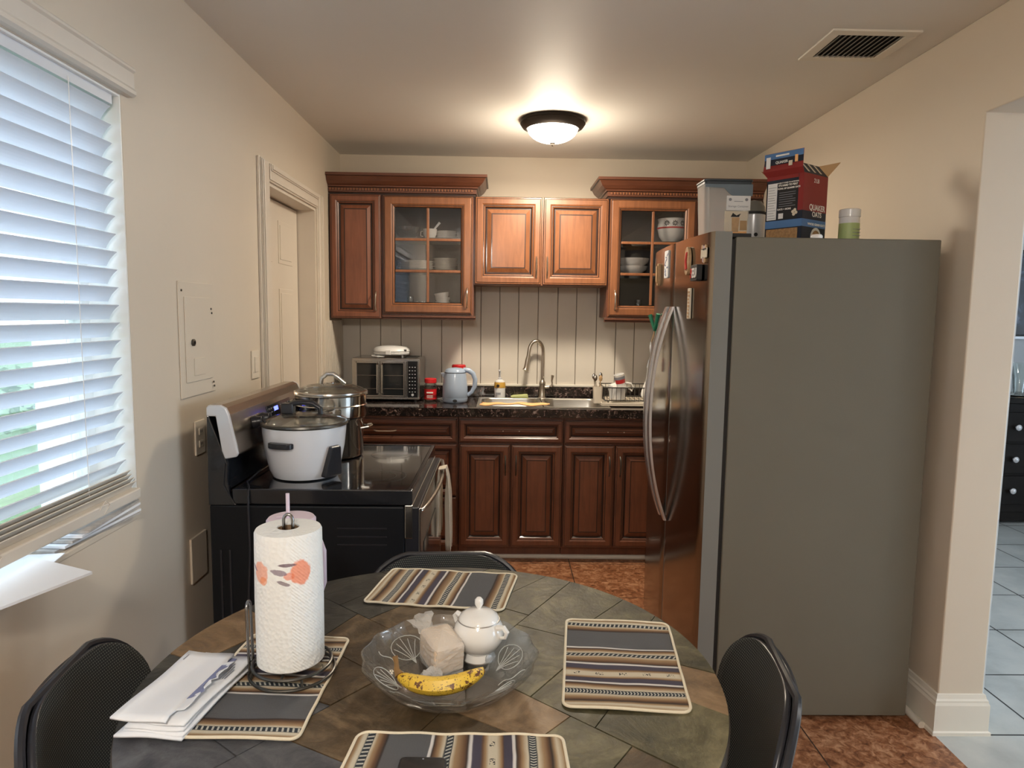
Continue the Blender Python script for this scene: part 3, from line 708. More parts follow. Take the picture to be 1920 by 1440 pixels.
def glass_door(parent, x0, x1, z0, z1, m, handle_x):
    pf = [(.000, .016, 0), (.003, .020, 1), (.007, .020, 0), (.012, .023, 0), (.046, .023, 0), (.054, .019, 1), (.058, .019, 0), (.066, .012, 1), (.070, .004, 0)]
    d = MB().rings(x0, x1, z0, z1, pf, 0, hole=True).build('door', [m, 'glaze'], parent)
    i = .070; ax0, ax1, az0, az1 = x0+i, x1-i, z0+i, z1-i; xm = (ax0+ax1)/2
    mb = MB(); mb.box(xm-.008, xm+.008, -.016, -.004, az0, az1)
    for k in (1, 2): zz = az0+(az1-az0)*k/3; mb.box(ax0, xm-.008, -.015, -.004, zz-.008, zz+.008); mb.box(xm+.008, ax1, -.015, -.004, zz-.008, zz+.008)
    mb.build('muntin', m, d, bevel=.003)
    for a, b in ((ax0, xm-.008), (xm+.008, ax1)):
        for k in range(3):
            z_a = az0+(az1-az0)*k/3+(.008 if k else 0); z_b = az0+(az1-az0)*(k+1)/3-(.008 if k < 2 else 0)
            MB().box(a, b, -.009, -.006, z_a, z_b).build('pane', 'pane', d)
    bar_pull(d, handle_x, z0+.10, .12)
    return d
SH1, SH2, SH0 = 1.955, 1.757, 1.496
def glass_cab(label, x0, x1, hx, ox):
    c = thing('wall_cabinet', label, 'wall cabinet', ox)
    mb = MB(); hollow_case(mb, x0-ox[0], x1-ox[0], 0, .312, .028, .75); mb.box(x0-ox[0], x1-ox[0], .302, .312, .028, .75)
    mb.build('carcass', ['wood_dark'], c)
    mb = MB(); a, b = x0-ox[0]+.0165, x1-ox[0]-.0165; mb.box(a, b, .296, .3015, .045, .733); mb.box(a, a+.002, .002, .296, .045, .733); mb.box(b-.002, b, .002, .296, .045, .733)
    mb.box(a, b, .002, .296, .0443, .0455)
    mb.build('lining', 'cab_in', c)
    for z in (SH1, SH2): MB().box(x0-ox[0]+.019, x1-ox[0]-.019, .02, .295, z-.016-ox[2], z-ox[2]).build('shelf', 'cab_in', c)
    glass_door(c, x0-ox[0]+.010, x1-ox[0]-.012, .036, .748, 'wood', hx-ox[0]); return c
ox = (-.455, FY, 1.452)
c = glass_cab('wall cabinet with six-pane glass door, left of the window-height doors over the sink', -.735, -.172, -.212, ox)
c['label'] = 'six-pane glass-door wall cabinet above the toaster oven'
crown(c, ox, [(-.735, FY), (-.172, FY), (-.172, 4.598)], dent=(-.732, -.178)); light_rail(c, -.735, -.160, FY, ox, 1.452)

# short double-door cabinet over the sink
ox = (.238, FY, 1.672)
c = thing('wall_cabinet', 'short double-door wall cabinet above the sink', 'wall cabinet', ox)
MB().box(-.409, .413, 0, .312, 0, .53).build('carcass', 'wood', c)
d = raised_door('door', -.403, .004, .004, .530, c); bar_pull(d, -.026, .11, .13)
d = raised_door('door', .014, .411, .004, .530, c); bar_pull(d, .040, .11, .13)
ox = (.925, FY, 1.452)
c = glass_cab('six-pane glass-door wall cabinet partly hidden behind the refrigerator', .652, 1.198, .700, ox)
crown(c, ox, [(.652, 4.598), (.652, FY), (1.198, FY)], dent=(.66, 1.19)); light_rail(c, .640, 1.198, FY, ox, 1.452)
ox = (1.40, FY, 1.452)
c = thing('wall_cabinet', 'solid-door wall cabinet in the right corner, mostly hidden by the food bin and oats box', 'wall cabinet', ox)
MB().box(-.2, .198, 0, .312, 0, .75).build('carcass', 'wood_dark', c); d = raised_door('door', -.192, .190, .004, .752, c, 'wood_red'); bar_pull(d, -.16, .11, .12)
crown(c, ox, [(1.20, FY), (1.598, FY)], dent=(1.205, 1.59))

# base cabinets
BF = 4.035
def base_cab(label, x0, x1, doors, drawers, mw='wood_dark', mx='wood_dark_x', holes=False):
    ox = ((x0+x1)/2, BF, 0)
    c = thing('base_cabinet', label, 'base cabinet', ox)
    w = (x1-x0)/2; mb = MB(); t = .016
    mb.box(-w, -w+t, 0, .54, .088, .888); mb.box(w-t, w, 0, .54, .088, .888); mb.box(-w+t, w-t, 0, .54, .088, .104); mb.box(-w+t, w-t, .528, .54, .104, .888); mb.box(-w+t, w-t, 0, .018, .722, .736); mb.box(-w+t, w-t, 0, .018, .872, .888); mb.box(-w+t, w-t, .004, .012, .104, .872); mb.build('carcass', mw, c)
    MB().box(-w, w, .055, .075, 0, .088).build('toe_kick', mw, c)
    for (a, b, z0, z1, kind, hx) in doors:
        d = raised_door('door' if kind else 'drawer', a-ox[0], b-ox[0], z0, z1, c, mw if kind else mx, .93 if kind else .62)
        if kind: bar_pull(d, hx-ox[0], z1-.125, .12, True, -.02, 'wire')
        elif hx == 'pull': bar_pull(d, (a+b)/2-ox[0]-.03, (z0+z1)/2, .13, False)
        elif hx == 'holes':
            for s in (-.048, .048): MB().lathe([(.003, 0), (.003, .0008)], (a+b)/2-ox[0]+s, -.0175, (z0+z1)/2, 8, axis='y').build('screw_hole', 'cream_plastic', d)
    return c
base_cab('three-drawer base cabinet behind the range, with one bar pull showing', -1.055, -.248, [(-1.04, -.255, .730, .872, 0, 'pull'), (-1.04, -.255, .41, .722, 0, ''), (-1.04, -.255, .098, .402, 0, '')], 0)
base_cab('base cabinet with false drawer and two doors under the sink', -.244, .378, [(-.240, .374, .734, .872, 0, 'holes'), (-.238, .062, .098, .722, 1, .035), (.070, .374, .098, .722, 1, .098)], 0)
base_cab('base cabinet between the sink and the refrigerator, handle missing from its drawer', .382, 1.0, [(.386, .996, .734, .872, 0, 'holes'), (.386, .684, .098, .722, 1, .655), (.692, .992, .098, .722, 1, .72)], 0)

# worktop with raised splashback, cut out for the sink
CT = .94
SX0, SX1, SY0, SY1 = -.135, .655, 4.045, 4.49
w = MB(); F0 = 4.0
w.box(LX+.002, SX0, F0, BY-.02, CT-.05, CT); w.box(SX1, RX-.01, F0, BY-.02, CT-.05, CT); w.box(SX0, SX1, F0, SY0, CT-.05, CT); w.box(SX0, SX1, SY1, BY-.02, CT-.05, CT)
top = w.build('worktop', 'granite')
tag(top, 'black speckled granite-look worktop along the back wall', 'worktop')
o = MB().box(LX+.002, RX-.01, 4.562, 4.582, CT, CT+.072).build('splashback', 'granite', top, bevel=.003)

# sink
sk = thing('kitchen_sink', 'double-bowl stainless sink set in the worktop', 'sink', (.26, 4.2675, CT))
def sink_part():
    mb = MB(); hx, hy = .395, .2225
    def loop(cx, w, h, r, z): return [(cx+x, y, z) for x, y in rrect(w, h, r, 5, 0, 0)]
    n = 24
    for cx in (-.2, .2):
        rows = [loop(cx, .355, .385, .07, .004), loop(cx, .345, .375, .065, -.004), loop(cx, .335, .365, .06, -.15), loop(cx, .27, .30, .05, -.165), loop(cx, .06, .06, .02, -.168)]
        vs = sum(rows, []); fs = []
        for k in range(len(rows)-1):
            for i in range(n): fs.append((k*n+i, k*n+(i+1) % n, (k+1)*n+(i+1) % n, (k+1)*n+i))
        fs.append(tuple((len(rows)-1)*n+i for i in range(n))); mb.add(vs, fs, 0, True)
        # deck around the bowl
        q = [(cx+x, y, .004) for x, y in rrect(.355, .385, .07, 5)]
        ext = []
        for (x, y, z) in q:
            dx, dy = x-cx, y; s = min(.1975/abs(dx) if abs(dx) > 1e-6 else 9, .2225/abs(dy) if abs(dy) > 1e-6 else 9); ext.append((cx+dx*s, dy*s, .004))
        mb.add(q+ext, [(i, (i+1) % n, n+(i+1) % n, n+i) for i in range(n)])
    return mb
sink_part().build('bowls', 'sink_steel', sk)
f = MB()
for (a, b, c_, e) in ((-.402, .402, -.2295, -.2185), (-.402, .402, .2185, .2295), (-.402, -.391, -.2185, .2185), (.391, .402, -.2185, .2185)): f.box(a, b, c_, e, .0005, .006)
f.build('rim', 'sink_steel', sk, bevel=.002)
for cx in (-.2, .2): MB().lathe([(.001, -.166), (.035, -.166), (.038, -.163), (.03, -.164)], cx, 0, 0, 20).build('drain', 'steel', sk)

# faucet
fc = thing('faucet', 'brushed nickel gooseneck pull-down faucet behind the sink', 'faucet', (.277, 4.515, CT))
MB().lathe([(.026, 0), (.028, .005), (.022, .02), (.0195, .09), (.022, .098), (.022, .106), (.017, .114), (.012, .125)], n=24).build('base', 'nickel', fc)
pts = [(0, 0, .12), (.002, 0, .27)]+[(-.045+.047*math.cos(a), -.02*math.sin(a/2), .31+.07*math.sin(a)) for a in [PI*i/12 for i in range(0, 12)]]+[(-.098, -.035, .275)]
MB().tube(pts, .0115, 14).build('spout', 'nickel', fc)
MB().tube([(-.097, -.034, .28), (-.103, -.038, .255), (-.110, -.044, .205), (-.116, -.048, .19)], .014, 16, radii=[.0125, .0145, .017, .021]).build('spray_head', 'nickel', fc)
hnd = MB().tube([(.015, 0, .075), (.045, 0, .078)], .010, 12).tube([(.06, 0, .078), (.066, 0, .100), (.062, 0, .118), (.068, 0, .155)], .007, 10, radii=[.008, .005, .006, .010])
hnd.build('lever', 'nickel', fc)

cloth = MB(); vs = []; fs = []; nx, ny = 24, 10
for i in range(nx+1):
    for j_ in range(ny+1):
        x = -.20+.40*i/nx; t = j_/ny
        path = [(-.075, .012), (-.05, .012), (-.02, .011), (0.0, .010), (.006, .004), (.016, -.012), (.022, -.02)]
        y = .055-.075*t; z = .0125 if t < .55 else .0125-.0*(t-.55)
        z += .004*math.sin(x*22+t*2)*(.4+.6*t)+.003*math.sin(x*47)
        vs.append((x+.01*math.sin(t*5), y, z+.004)); 
for i in range(nx):
    for j_ in range(ny): a = i*(ny+1)+j_; fs.append((a, a+1, a+ny+2, a+ny+1))
o = cloth.add(vs, fs, 0, True).build('dish_cloth', 'orange_cloth', solid=.006, loc=(.088, 4.052, CT+.004)); tag(o, 'orange dish cloth laid along the front edge of the sink', 'dish cloth')

# ================================================================== RANGE
sv = thing('electric_range', 'black and steel freestanding electric range against the left wall', 'stove', (-.63, 2.64, 0))
def sx(x): return x+.63
Y0, Y1 = -.40, .40
b = MB(); b.box(sx(-.962), sx(-.315), Y0, Y1, .03, .852)
b.build('body', 'black_side', sv, bevel=.006)
mb = MB()
for k in range(3): MB().box(sx(-.54), sx(-.375), Y0-.003, Y0, .775-.028*k, .779-.028*k).build('vent_rib', 'black_plastic', sv)
for x in (-.93, -.90): MB().box(sx(x), sx(x)+.006, Y0-.003, Y0, .08, .70).build('side_rib', 'black_plastic', sv)
b = MB()
for (x, y) in ((-.92, -.34), (-.92, .34), (-.38, -.34), (-.38, .34)): MB().cyl(sx(x), y, 0, .032, .018, 12).build('foot', 'black_plastic', sv)
# cooktop
mb = MB(); z0, z1 = .857, .905
mb.box(sx(-.885), sx(-.290), Y0, Y0+.016, z0, z1+.003); mb.box(sx(-.885), sx(-.290), Y1-.016, Y1, z0, z1+.003)
mb.box(sx(-.306), sx(-.290), Y0+.016, Y1-.016, z0, z1+.003); mb.box(sx(-.885), sx(-.306), Y0+.016, Y1-.016, z0, z1-.006)
mb.build('cooktop_frame', 'black', sv, bevel=.003)
g = MB().box(sx(-.884), sx(-.3065), Y0+.0165, Y1-.0165, z1-.0055, z1).build('cooktop_glass', 'cook_glass', sv)
def ringmesh(cx, cy, r):
    mb = MB(); n = 48; vs = []; fs = []
    for i in range(n):
        a = 2*PI*i/n
        for rr in (r-.0012, r+.0012): vs.append((cx+rr*math.cos(a), cy+rr*math.sin(a), z1+.0004))
    for i in range(n): j = (i+1) % n; fs.append((2*i, 2*i+1, 2*j+1, 2*j))
    return mb.add(vs, fs)
for (x, y, r) in ((-.74, -.19, .085), (-.45, -.19, .11), (-.45, .19, .085), (-.74, .19, .10), (-.45, -.19, .075)):
    ringmesh(sx(x), y, r).build('burner_mark', 'ring', g)
MB().tube([(sx(-.862), Y0+.03, z1+.001), (sx(-.862), Y1-.03, z1+.001)], .003, 6).build('rear_bead', 'black', sv)
# backguard riser with swept cheeks
cheek = [(sx(-.964), .852), (sx(-.870), .852), (sx(-.882), .862), (sx(-.893), .892), (sx(-.899), .93), (sx(-.898), .99), (sx(-.905), 1.012), (sx(-.955), 1.15), (sx(-.962), 1.16)]
for ya in (Y0, Y1-.018): MB().prism(cheek, ya, ya+.018, 'y').build('cheek', 'black', sv, bevel=.003)
# the near cheek carries an angled raised rib
MB().tube([(sx(-.905), Y0-.001, .995), (sx(-.912), Y0-.001, .92), (sx(-.900), Y0-.001, .895), (sx(-.878), Y0-.001, .858)], .003, 6).build('cheek_rib', 'black', sv)
riser = [(sx(-.962), .853), (sx(-.895), .906), (sx(-.905), .93), (sx(-.912), 1.03), (sx(-.962), 1.15)]
MB().prism(riser, Y0+.018, Y1-.018, 'y').build('riser', 'black', sv)
pan = [(-.962, 1.150), (-.962, 1.178), (-.955, 1.187), (-.915, 1.187), (-.898, 1.178), (-.888, 1.155), (-.862, 1.025), (-.868, 1.015), (-.905, 1.008), (-.915, 1.035), (-.932, 1.150)]
pan = [(sx(x), z) for x, z in pan]
cp = MB().prism(pan, Y0+.010, Y1-.010, 'y').build('control_panel', 'bronze_steel', sv, bevel=.004)
for ya in (Y0-.002, Y1-.012): MB().prism(pan, ya, ya+.014, 'y').build('end_cap', 'silver_plastic', sv, bevel=.004)
# face frame of the panel: from (-.888,1.155) down to (-.862,1.025)
A = Vector((sx(-.888), 0, 1.155)); B = Vector((sx(-.862), 0, 1.025)); dn = (B-A).normalized(); nrm = Vector((-dn.z, 0, dn.x)); nrm = nrm if nrm.x > 0 else -nrm
def fp(t, y, h=0): p = A+dn*t+nrm*h; return (p.x, y, p.z)
def face_box(t0, t1, y0, y1, h, h0=0):
    mb = MB(); return mb.add([fp(t0, y0, h0), fp(t0, y1, h0), fp(t1, y1, h0), fp(t1, y0, h0), fp(t0, y0, h), fp(t0, y1, h), fp(t1, y1, h), fp(t1, y0, h)], [(0, 1, 2, 3), (4, 7, 6, 5), (0, 4, 5, 1), (1, 5, 6, 2), (2, 6, 7, 3), (3, 7, 4, 0)])
dp = face_box(.018, .098, -.06, .22, .003).build('control_display', 'black', sv, bevel=.001)
face_box(.030, .046, .015, .06, .0036, .003).build('blue_digits', 'blue_led', dp)
mb = MB()
for yy in (-.045, -.02, .005, .09, .12, .15, .18):
    for t in (.03, .045, .062, .08):
        q = face_box(t, t+.003, yy, yy+.010, .0034, .003); mb.add(q.v, q.f)
mb.build('key_legends', 'grey_print', dp)
for yy in (-.21, -.13, .30, .36):
    c = Vector(fp(.055, yy)); k = MB()
    k.lathe([(.023, 0), (.023, .012), (.019, .018), (.016, .034), (.001, .035)], n=24, axis='x')
    k.box(.030, .040, -.003, .003, -.016, .016)
    o = k.build('knob', 'black_plastic', sv, bevel=.0015); o.location = c; o.rotation_euler = (0, math.atan2(-nrm.z, nrm.x), 0)
# front: trim, oven door, drawer
MB().box(sx(-.315), sx(-.288), Y0, Y1, .742, .857).build('front_rail', 'steel', sv, bevel=.003)
dr = MB().box(sx(-.314), sx(-.268), Y0+.003, Y1-.003, .20, .850).build('oven_door', 'black_plastic', sv, bevel=.004)
MB().box(sx(-.2679), sx(-.262), Y0+.003, Y1-.003, .20, .846).build('door_face', 'steel', dr, bevel=.002)
MB().box(sx(-.2619), sx(-.260), Y0+.10, Y1-.10, .32, .70).build('oven_window', 'oven_glass', dr)
pts = [(sx(-.262), Y0+.01, .838)]+[(sx(-.256+.026*math.sin(PI*i/12)**.8), Y0+.015+(Y1-Y0-.03)*i/12, .838) for i in range(13)]+[(sx(-.262), Y1-.01, .838)]
MB().tube(pts, .0075, 12).build('door_handle', 'nickel', dr)
MB().box(sx(-.314), sx(-.266), Y0+.003, Y1-.003, .04, .19).build('storage_drawer', 'black_plastic', sv, bevel=.004)

# towel hung over the oven handle
tw = MB(); vs = []; fs = []; nu, nv = 26, 22
hx, hz = -.233, .838
for i in range(nu+1):
    u = i/nu
    for j_ in range(nv+1):
        v = j_/nv; s = v*.58
        y = 2.86-.11*u+.010*math.sin(v*9+u*4)*(v > .3)
        fold = .010*math.sin(u*19+v*2.0)
        if s < .26: x, z = hx-.016-.002, hz-(.26-s)*1.0
        elif s < .30: a = PI*(1-(s-.26)/.04); x, z = hx+.017*math.cos(a), hz+.013+.016*math.sin(a)
        else: x, z = hx+.019+.02*(s-.30), hz-(s-.30)*1.15
        amp = min(1, abs(s-.28)/.1); pull = (1-amp)*.35
        vs.append((x+fold*amp, y+(2.80-y)*pull, z))
for i in range(nu):
    for j_ in range(nv): a = i*(nv+1)+j_; fs.append((a, a+1, a+nv+2, a+nv+1))
o = tw.add(vs, fs, 0, True).build('dish_towel', 'towel', solid=.004); tag(o, 'cream towel hanging over the oven door handle', 'towel')

# ------------------------------------------------------------------ rice cooker
RC = (-.705, 2.46)
rc = thing('rice_cooker', 'white rice cooker with a glass lid on the range', 'rice cooker', (RC[0], RC[1], .906))
MB().lathe([(.10, 0), (.112, .004), (.124, .03), (.140, .11), (.146, .165), (.147, .185), (.140, .187)], n=48).build('body', 'cooker_white', rc)
MB().lathe([(.138, .186), (.150, .186), (.153, .190), (.151, .197), (.144, .199), (.136, .196)], n=48, closed=True).build('lid_rim', 'wire', rc)
MB().lathe([(.144, .196), (.125, .210), (.085, .222), (.03, .228), (.002, .229)], n=40).build('glass_lid', 'clear', rc)
kn = MB(); kn.tube([(-.062, -.012, .222), (-.060, -.012, .246), (-.035, -.012, .262), (0, -.012, .266), (.035, -.012, .262), (.060, -.012, .246), (.062, -.012, .222)], .010, 10, flat=1.0)
kn.box(-.078, -.035, -.024, .012, .224, .262); kn.build('lid_handle', 'black_plastic', rc, bevel=.004)
def side_handle(parent, ang, z, r, w, m='black_plastic', t=.010, dep=.03):
    ca, sa = math.cos(ang), math.sin(ang)
    def P(a, b, c): return (ca*a-sa*b, sa*a+ca*b, c)
    mb = MB(); out = []
    for i in range(9): a = -PI/2+PI*i/8; out.append((r-.006+dep*math.cos(a)**.6 if math.cos(a) > 0 else r-.006, w/2*math.sin(a)))
    for (z0_, z1_) in ((z-t, z+t),):
        k = len(out); vs = [P(a, b, z0_) for a, b in out]+[P(a, b, z1_) for a, b in out]
        mb.add(vs, [(i, (i+1) % k, k+(i+1) % k, k+i) for i in range(k)]+[tuple(range(k)), tuple(k+i for i in range(k))[::-1]])
    return mb.build('side_handle', m, parent, bevel=.004)
side_handle(rc, math.radians(-107), .132, .146, .095)
side_handle(rc, math.radians(73), .132, .146, .095)
pn = MB(); ang = math.radians(-32); q = Matrix.Rotation(ang, 4, 'Z')
pn.add([q@Vector(p) for p in ((.112, -.035, .012), (.112, .035, .012), (.142, .022, .125), (.142, -.022, .125), (.146, -.040, .012), (.146, .040, .012), (.158, .024, .120), (.158, -.024, .120))],
       [(0, 1, 2, 3), (4, 7, 6, 5), (0, 4, 5, 1), (1, 5, 6, 2), (2, 6, 7, 3), (3, 7, 4, 0)])
pn.build('switch_housing', 'black_plastic', rc, bevel=.006)
MB().tube([(-.14, -.06, .03), (-.16, -.14, .006), (-.13, -.205, .004), (-.125, -.226, -.004), (-.124, -.232, -.05), (-.12, -.236, -.20), (-.13, -.245, -.45), (-.16, -.26, -.60)], .0035, 8).build('power_cord', 'black_plastic', rc)

# ------------------------------------------------------------------ steamer pot
sp = thing('steamer_pot', 'tall stainless steamer pot with domed lid behind the rice cooker', 'pot', (-.695, 2.81, .906))
MB().lathe([(.10, 0), (.122, .003), (.128, .012), (.129, .150), (.136, .158), (.137, .162), (.131, .164), (.126, .150), (.12, .02)], n=56).build('pot_body', 'steel_pot', sp)
MB().lathe([(.128, .162), (.140, .166), (.142, .172), (.142, .212), (.145, .214), (.142, .217), (.143, .252), (.148, .256), (.146, .260), (.139, .258)], n=56).build('steamer_tier', 'steel_pot', sp)
MB().lathe([(.141, .258), (.148, .262), (.147, .268), (.139, .270)], n=56, closed=True).build('lid_rim', 'steel', sp)
MB().lathe([(.141, .268), (.125, .280), (.09, .291), (.04, .297), (.002, .298)], n=40).build('glass_lid', 'clear', sp)
MB().lathe([(.002, .295), (.018, .298), (.018, .301), (.002, .303)], n=20).build('lid_boss', 'steel_pot', sp)
MB().tube([(-.042, 0, .295), (-.038, 0, .318), (-.016, 0, .336), (.010, 0, .336), (.034, 0, .318), (.050, 0, .304), (.060, 0, .297)], .006, 10, flat=1.6).build('lid_handle', 'steel_pot', sp)
for s in (-1, 1):
    MB().tube([(s*.128, -.04, .12), (s*.158, -.036, .125), (s*.166, 0, .126), (s*.158, .036, .125), (s*.128, .04, .12)], .005, 8).build('side_handle', 'steel_pot', sp)
MB().tube([(-.045, -.135, .195), (-.03, -.165, .197), (.02, -.168, .197), (.035, -.136, .195)], .0045, 8).build('tier_handle', 'steel_pot', sp)

# ------------------------------------------------------------------ refrigerator
FR = (1.17, 2.86)
fr = thing('refrigerator', 'large side-by-side refrigerator with steel doors and grey side', 'refrigerator', (FR[0], FR[1], 0))
MB().box(.812-FR[0], 1.531-FR[0], 2.404-FR[1], 3.316-FR[1], .02, 1.774).build('case', 'fridge_case', fr, bevel=.004)
for (x, y) in ((-.3, -.4), (-.3, .4), (.3, -.4), (.3, .4)): MB().cyl(x, y, 0, .022, .02, 12).build('foot', 'rubber', fr)
MB().box(.800-FR[0], .812-FR[0], 2.412-FR[1], 3.308-FR[1], .06, 1.765).build('door_gasket', 'rubber', fr)
MB().box(.80-FR[0], .813-FR[0], 2.43-FR[1], 3.30-FR[1], .022, .056).build('toe_grille', 'rubber', fr)
def fdoor(y0, y1, name):
    n = 18; out = []
    for i in range(n+1):
        y = y0+(y1-y0)*i/n; x = .732-.028*(1-((y-2.86)/.456)**2); e = min(y-y0, y1-y); r = .006
        if e < r: x += (r-math.sqrt(max(0, r*r-(r-e)**2)))
        out.append((x-FR[0], y-FR[1]))
    vs = []; fs = []; mm = []; k = len(out)
    bk = [(.797-FR[0], y1-FR[1]), (.797-FR[0], y0-FR[1])]
    loop = out+bk; K = len(loop)
    z0, z1 = .062, 1.792
    vs = [(x, y, z0) for x, y in loop]+[(x, y, z1) for x, y in loop]
    for i in range(K): fs.append((i, (i+1) % K, K+(i+1) % K, K+i)); mm.append(0 if i < k-1 else 1)
    fs.append(tuple(range(K))[::-1]); fs.append(tuple(K+i for i in range(K))); mm += [1, 1]
    mb = MB().add(vs, fs, 0, True, mm); o = mb.build(name, ['fridge_door', 'fridge_edge'], fr); return o
dA = fdoor(2.404, 2.838, 'door'); dB = fdoor(2.844, 3.316, 'door')
MB().box(.80-FR[0], .87-FR[0], -.44, -.36, 1.774, 1.788).build('hinge_cover', 'rubber', fr, bevel=.003)
MB().box(.80-FR[0], .87-FR[0], .36, .44, 1.774, 1.788).build('hinge_cover', 'rubber', fr, bevel=.003)
MB().box(.795-FR[0], .800-FR[0], -.446, .446, .065, 1.786).build('door_liner', 'fridge_edge', fr)
for (dd, yy) in ((dA, 2.800), (dB, 2.882)):
    pts = []; 
    for i in range(25):
        t = -1+2*i/24; x = .700-.004-.078*(1-abs(t)**2.2); pts.append((x-FR[0], yy-FR[1], 1.090+t*.445))
    mb = MB(); K = len(pts); vs = []; fs = []
    for i, p in enumerate(pts):
        t = -1+2*i/24; w = .015+.004*(1-t*t); th = .012
        for (a, bb) in ((-1, -.55), (-.6, -1), (.6, -1), (1, -.55), (1, .7), (.6, 1), (-.6, 1), (-1, .7)): vs.append((p[0]+bb*th*.6, p[1]+a*w, p[2]))
    for i in range(K-1):
        for j_ in range(8): fs.append((i*8+j_, i*8+(j_+1) % 8, (i+1)*8+(j_+1) % 8, (i+1)*8+j_))
    fs += [tuple(range(8)), tuple((K-1)*8+j_ for j_ in range(8))[::-1]]
    mb.add(vs, fs, 0, True); mb.build('handle', 'fridge_handle', dd)

def fx(y): return .732-.028*(1-((y-2.86)/.456)**2)
def magnet(label, y, z, w, h, mats, shape='rect', t=.006, rz=0):
    o = thing('fridge_magnet', label, 'magnet', (fx(y)-.0005, y, z), group='magnets on the refrigerator doors')
    pts = rrect(w, h, min(w, h)*.12, 3) if shape == 'rect' else [(w/2*math.cos(2*PI*i/24), h/2*math.sin(2*PI*i/24)) for i in range(24)]
    if rz: pts = [(a*math.cos(rz)-b*math.sin(rz), a*math.sin(rz)+b*math.cos(rz)) for a, b in pts]
    MB().prism(pts, -t, 0, 'x').build('plaque', mats[0], o, bevel=.001); return o
m_ = magnet('blue and white picture magnet on the far door, beside the door gap', 2.945, 1.715, .065, .115, ['paper'])
rr = random.Random(5); mb = MB()
for k in range(9):
    y, z = rr.uniform(-.022, .018), -.045+.0105*k; q = Matrix.Rotation(rr.uniform(-.7, .7), 4, 'X')
    mb.box(-.0068, -.0060, -.012, .012, -.003, .003, 0, Matrix.Translation((0, y, z))@q)
mb.build('picture', 'paper_blue', m_)
M['tanpaint'] = mat('tan_paint', (.55, .36, .20), .6, var=.25, vs=60); M['redpaint'] = mat('red_paint', (.55, .03, .03), .4)
m_ = magnet('small brown carved magnet near the far edge of the far door', 3.11, 1.680, .035, .10, ['tanpaint'], 'oval', .012)
MB().prism([(-.01, -.04), (.004, -.03), (.008, 0), (.006, .035), (-.004, .042), (-.012, 0)], -.018, -.0115, 'x').build('carving', 'card', m_, bevel=.002)
m_ = magnet('tan oval souvenir magnet, upper middle of the near door', 2.625, 1.705, .060, .105, ['tanpaint'], 'oval', .012)
MB().prism([(-.016, -.03), (.008, -.034), (.014, 0), (.004, .03), (-.012, .034), (-.004, 0)], -.016, -.0115, 'x').build('relief', 'redpaint', m_, bevel=.002)
m_ = magnet('pale pink floral magnet highest and nearest on the refrigerator door', 2.475, 1.722, .07, .035, ['towel'], 'rect', .004)
for k, (a, c_) in enumerate(((-.02, .02), (0, .018), (.02, .022), (.005, -.022), (-.008, -.026))): MB().lathe([(.010, 0), (.008, .006), (.001, .007)], -.004, a, c_, 8, axis='x').build('flower', 'pink' if k % 2 else 'tanpaint', m_)
m_ = magnet('dark block magnet with red and white letters on the near door', 2.52, 1.655, .082, .058, ['ink'], 'rect', .020)
M['letter_white'] = mat('letter_paint', (.85, .82, .80), .5)
text('lettering', 'P', .048, (-.021, .026, -.017), (PI/2, 0, -PI/2), 'redpaint', m_, .0015, bold=.001)
text('lettering', 'EU', .048, (-.021, -.010, -.017), (PI/2, 0, -PI/2), 'letter_white', m_, .0015, bold=.001)
m_ = magnet('long pale upright figure magnet below the others on the near door', 2.60, 1.545, .038, .115, ['towel'], 'rect', .006)
mb = MB()
for k in range(8): mb.box(-.0085, -.006, -.014+.004*(k % 3), .006+.003*(k % 2), -.052+.013*k, -.045+.013*k)
mb.build('relief', 'tanpaint', m_)
cp_ = thing('clip_bundle', 'green clip holding trinkets, hung on the far refrigerator door', 'clip', (fx(3.1)-.001, 3.09, 1.43))
MB().tube([(-.035, .03, .07), (-.028, .02, .04), (-.018, 0, 0)], .008, 8, radii=[.010, .008, .006]).tube([(-.012, -.03, .075), (-.016, -.018, .04), (-.020, 0, 0)], .008, 8, radii=[.010, .008, .006]).build('clip', 'green_plastic', cp_)
MB().box(-.012, 0, -.02, .02, -.02, .03).build('magnet_block', 'green_plastic', cp_, bevel=.003)
MB().tube([(-.02, 0, 0), (-.03, .006, -.05), (-.026, .0, -.10), (-.034, .01, -.14)], .002, 6).tube([(-.02, 0, 0), (-.024, -.01, -.05), (-.022, -.008, -.12)], .002, 6).build('string', 'tanpaint', cp_)
MB().prism([(0, 0), (.03, -.035), (.012, -.06), (-.012, -.04)], -.040, -.034, 'x').build('charm', 'kettle', cp_, loc=(0, .01, -.13), bevel=.001)
MB().prism([(0, 0), (.016, -.03), (.005, -.065), (-.014, -.05), (-.008, -.02)], -.028, -.022, 'x').build('charm', 'redpaint', cp_, loc=(0, -.008, -.12), bevel=.001)
MB().prism([(0, 0), (.010, -.02), (0, -.05), (-.012, -.02)], -.036, -.031, 'x').build('charm', 'paper', cp_, loc=(0, .004, -.05), bevel=.001)

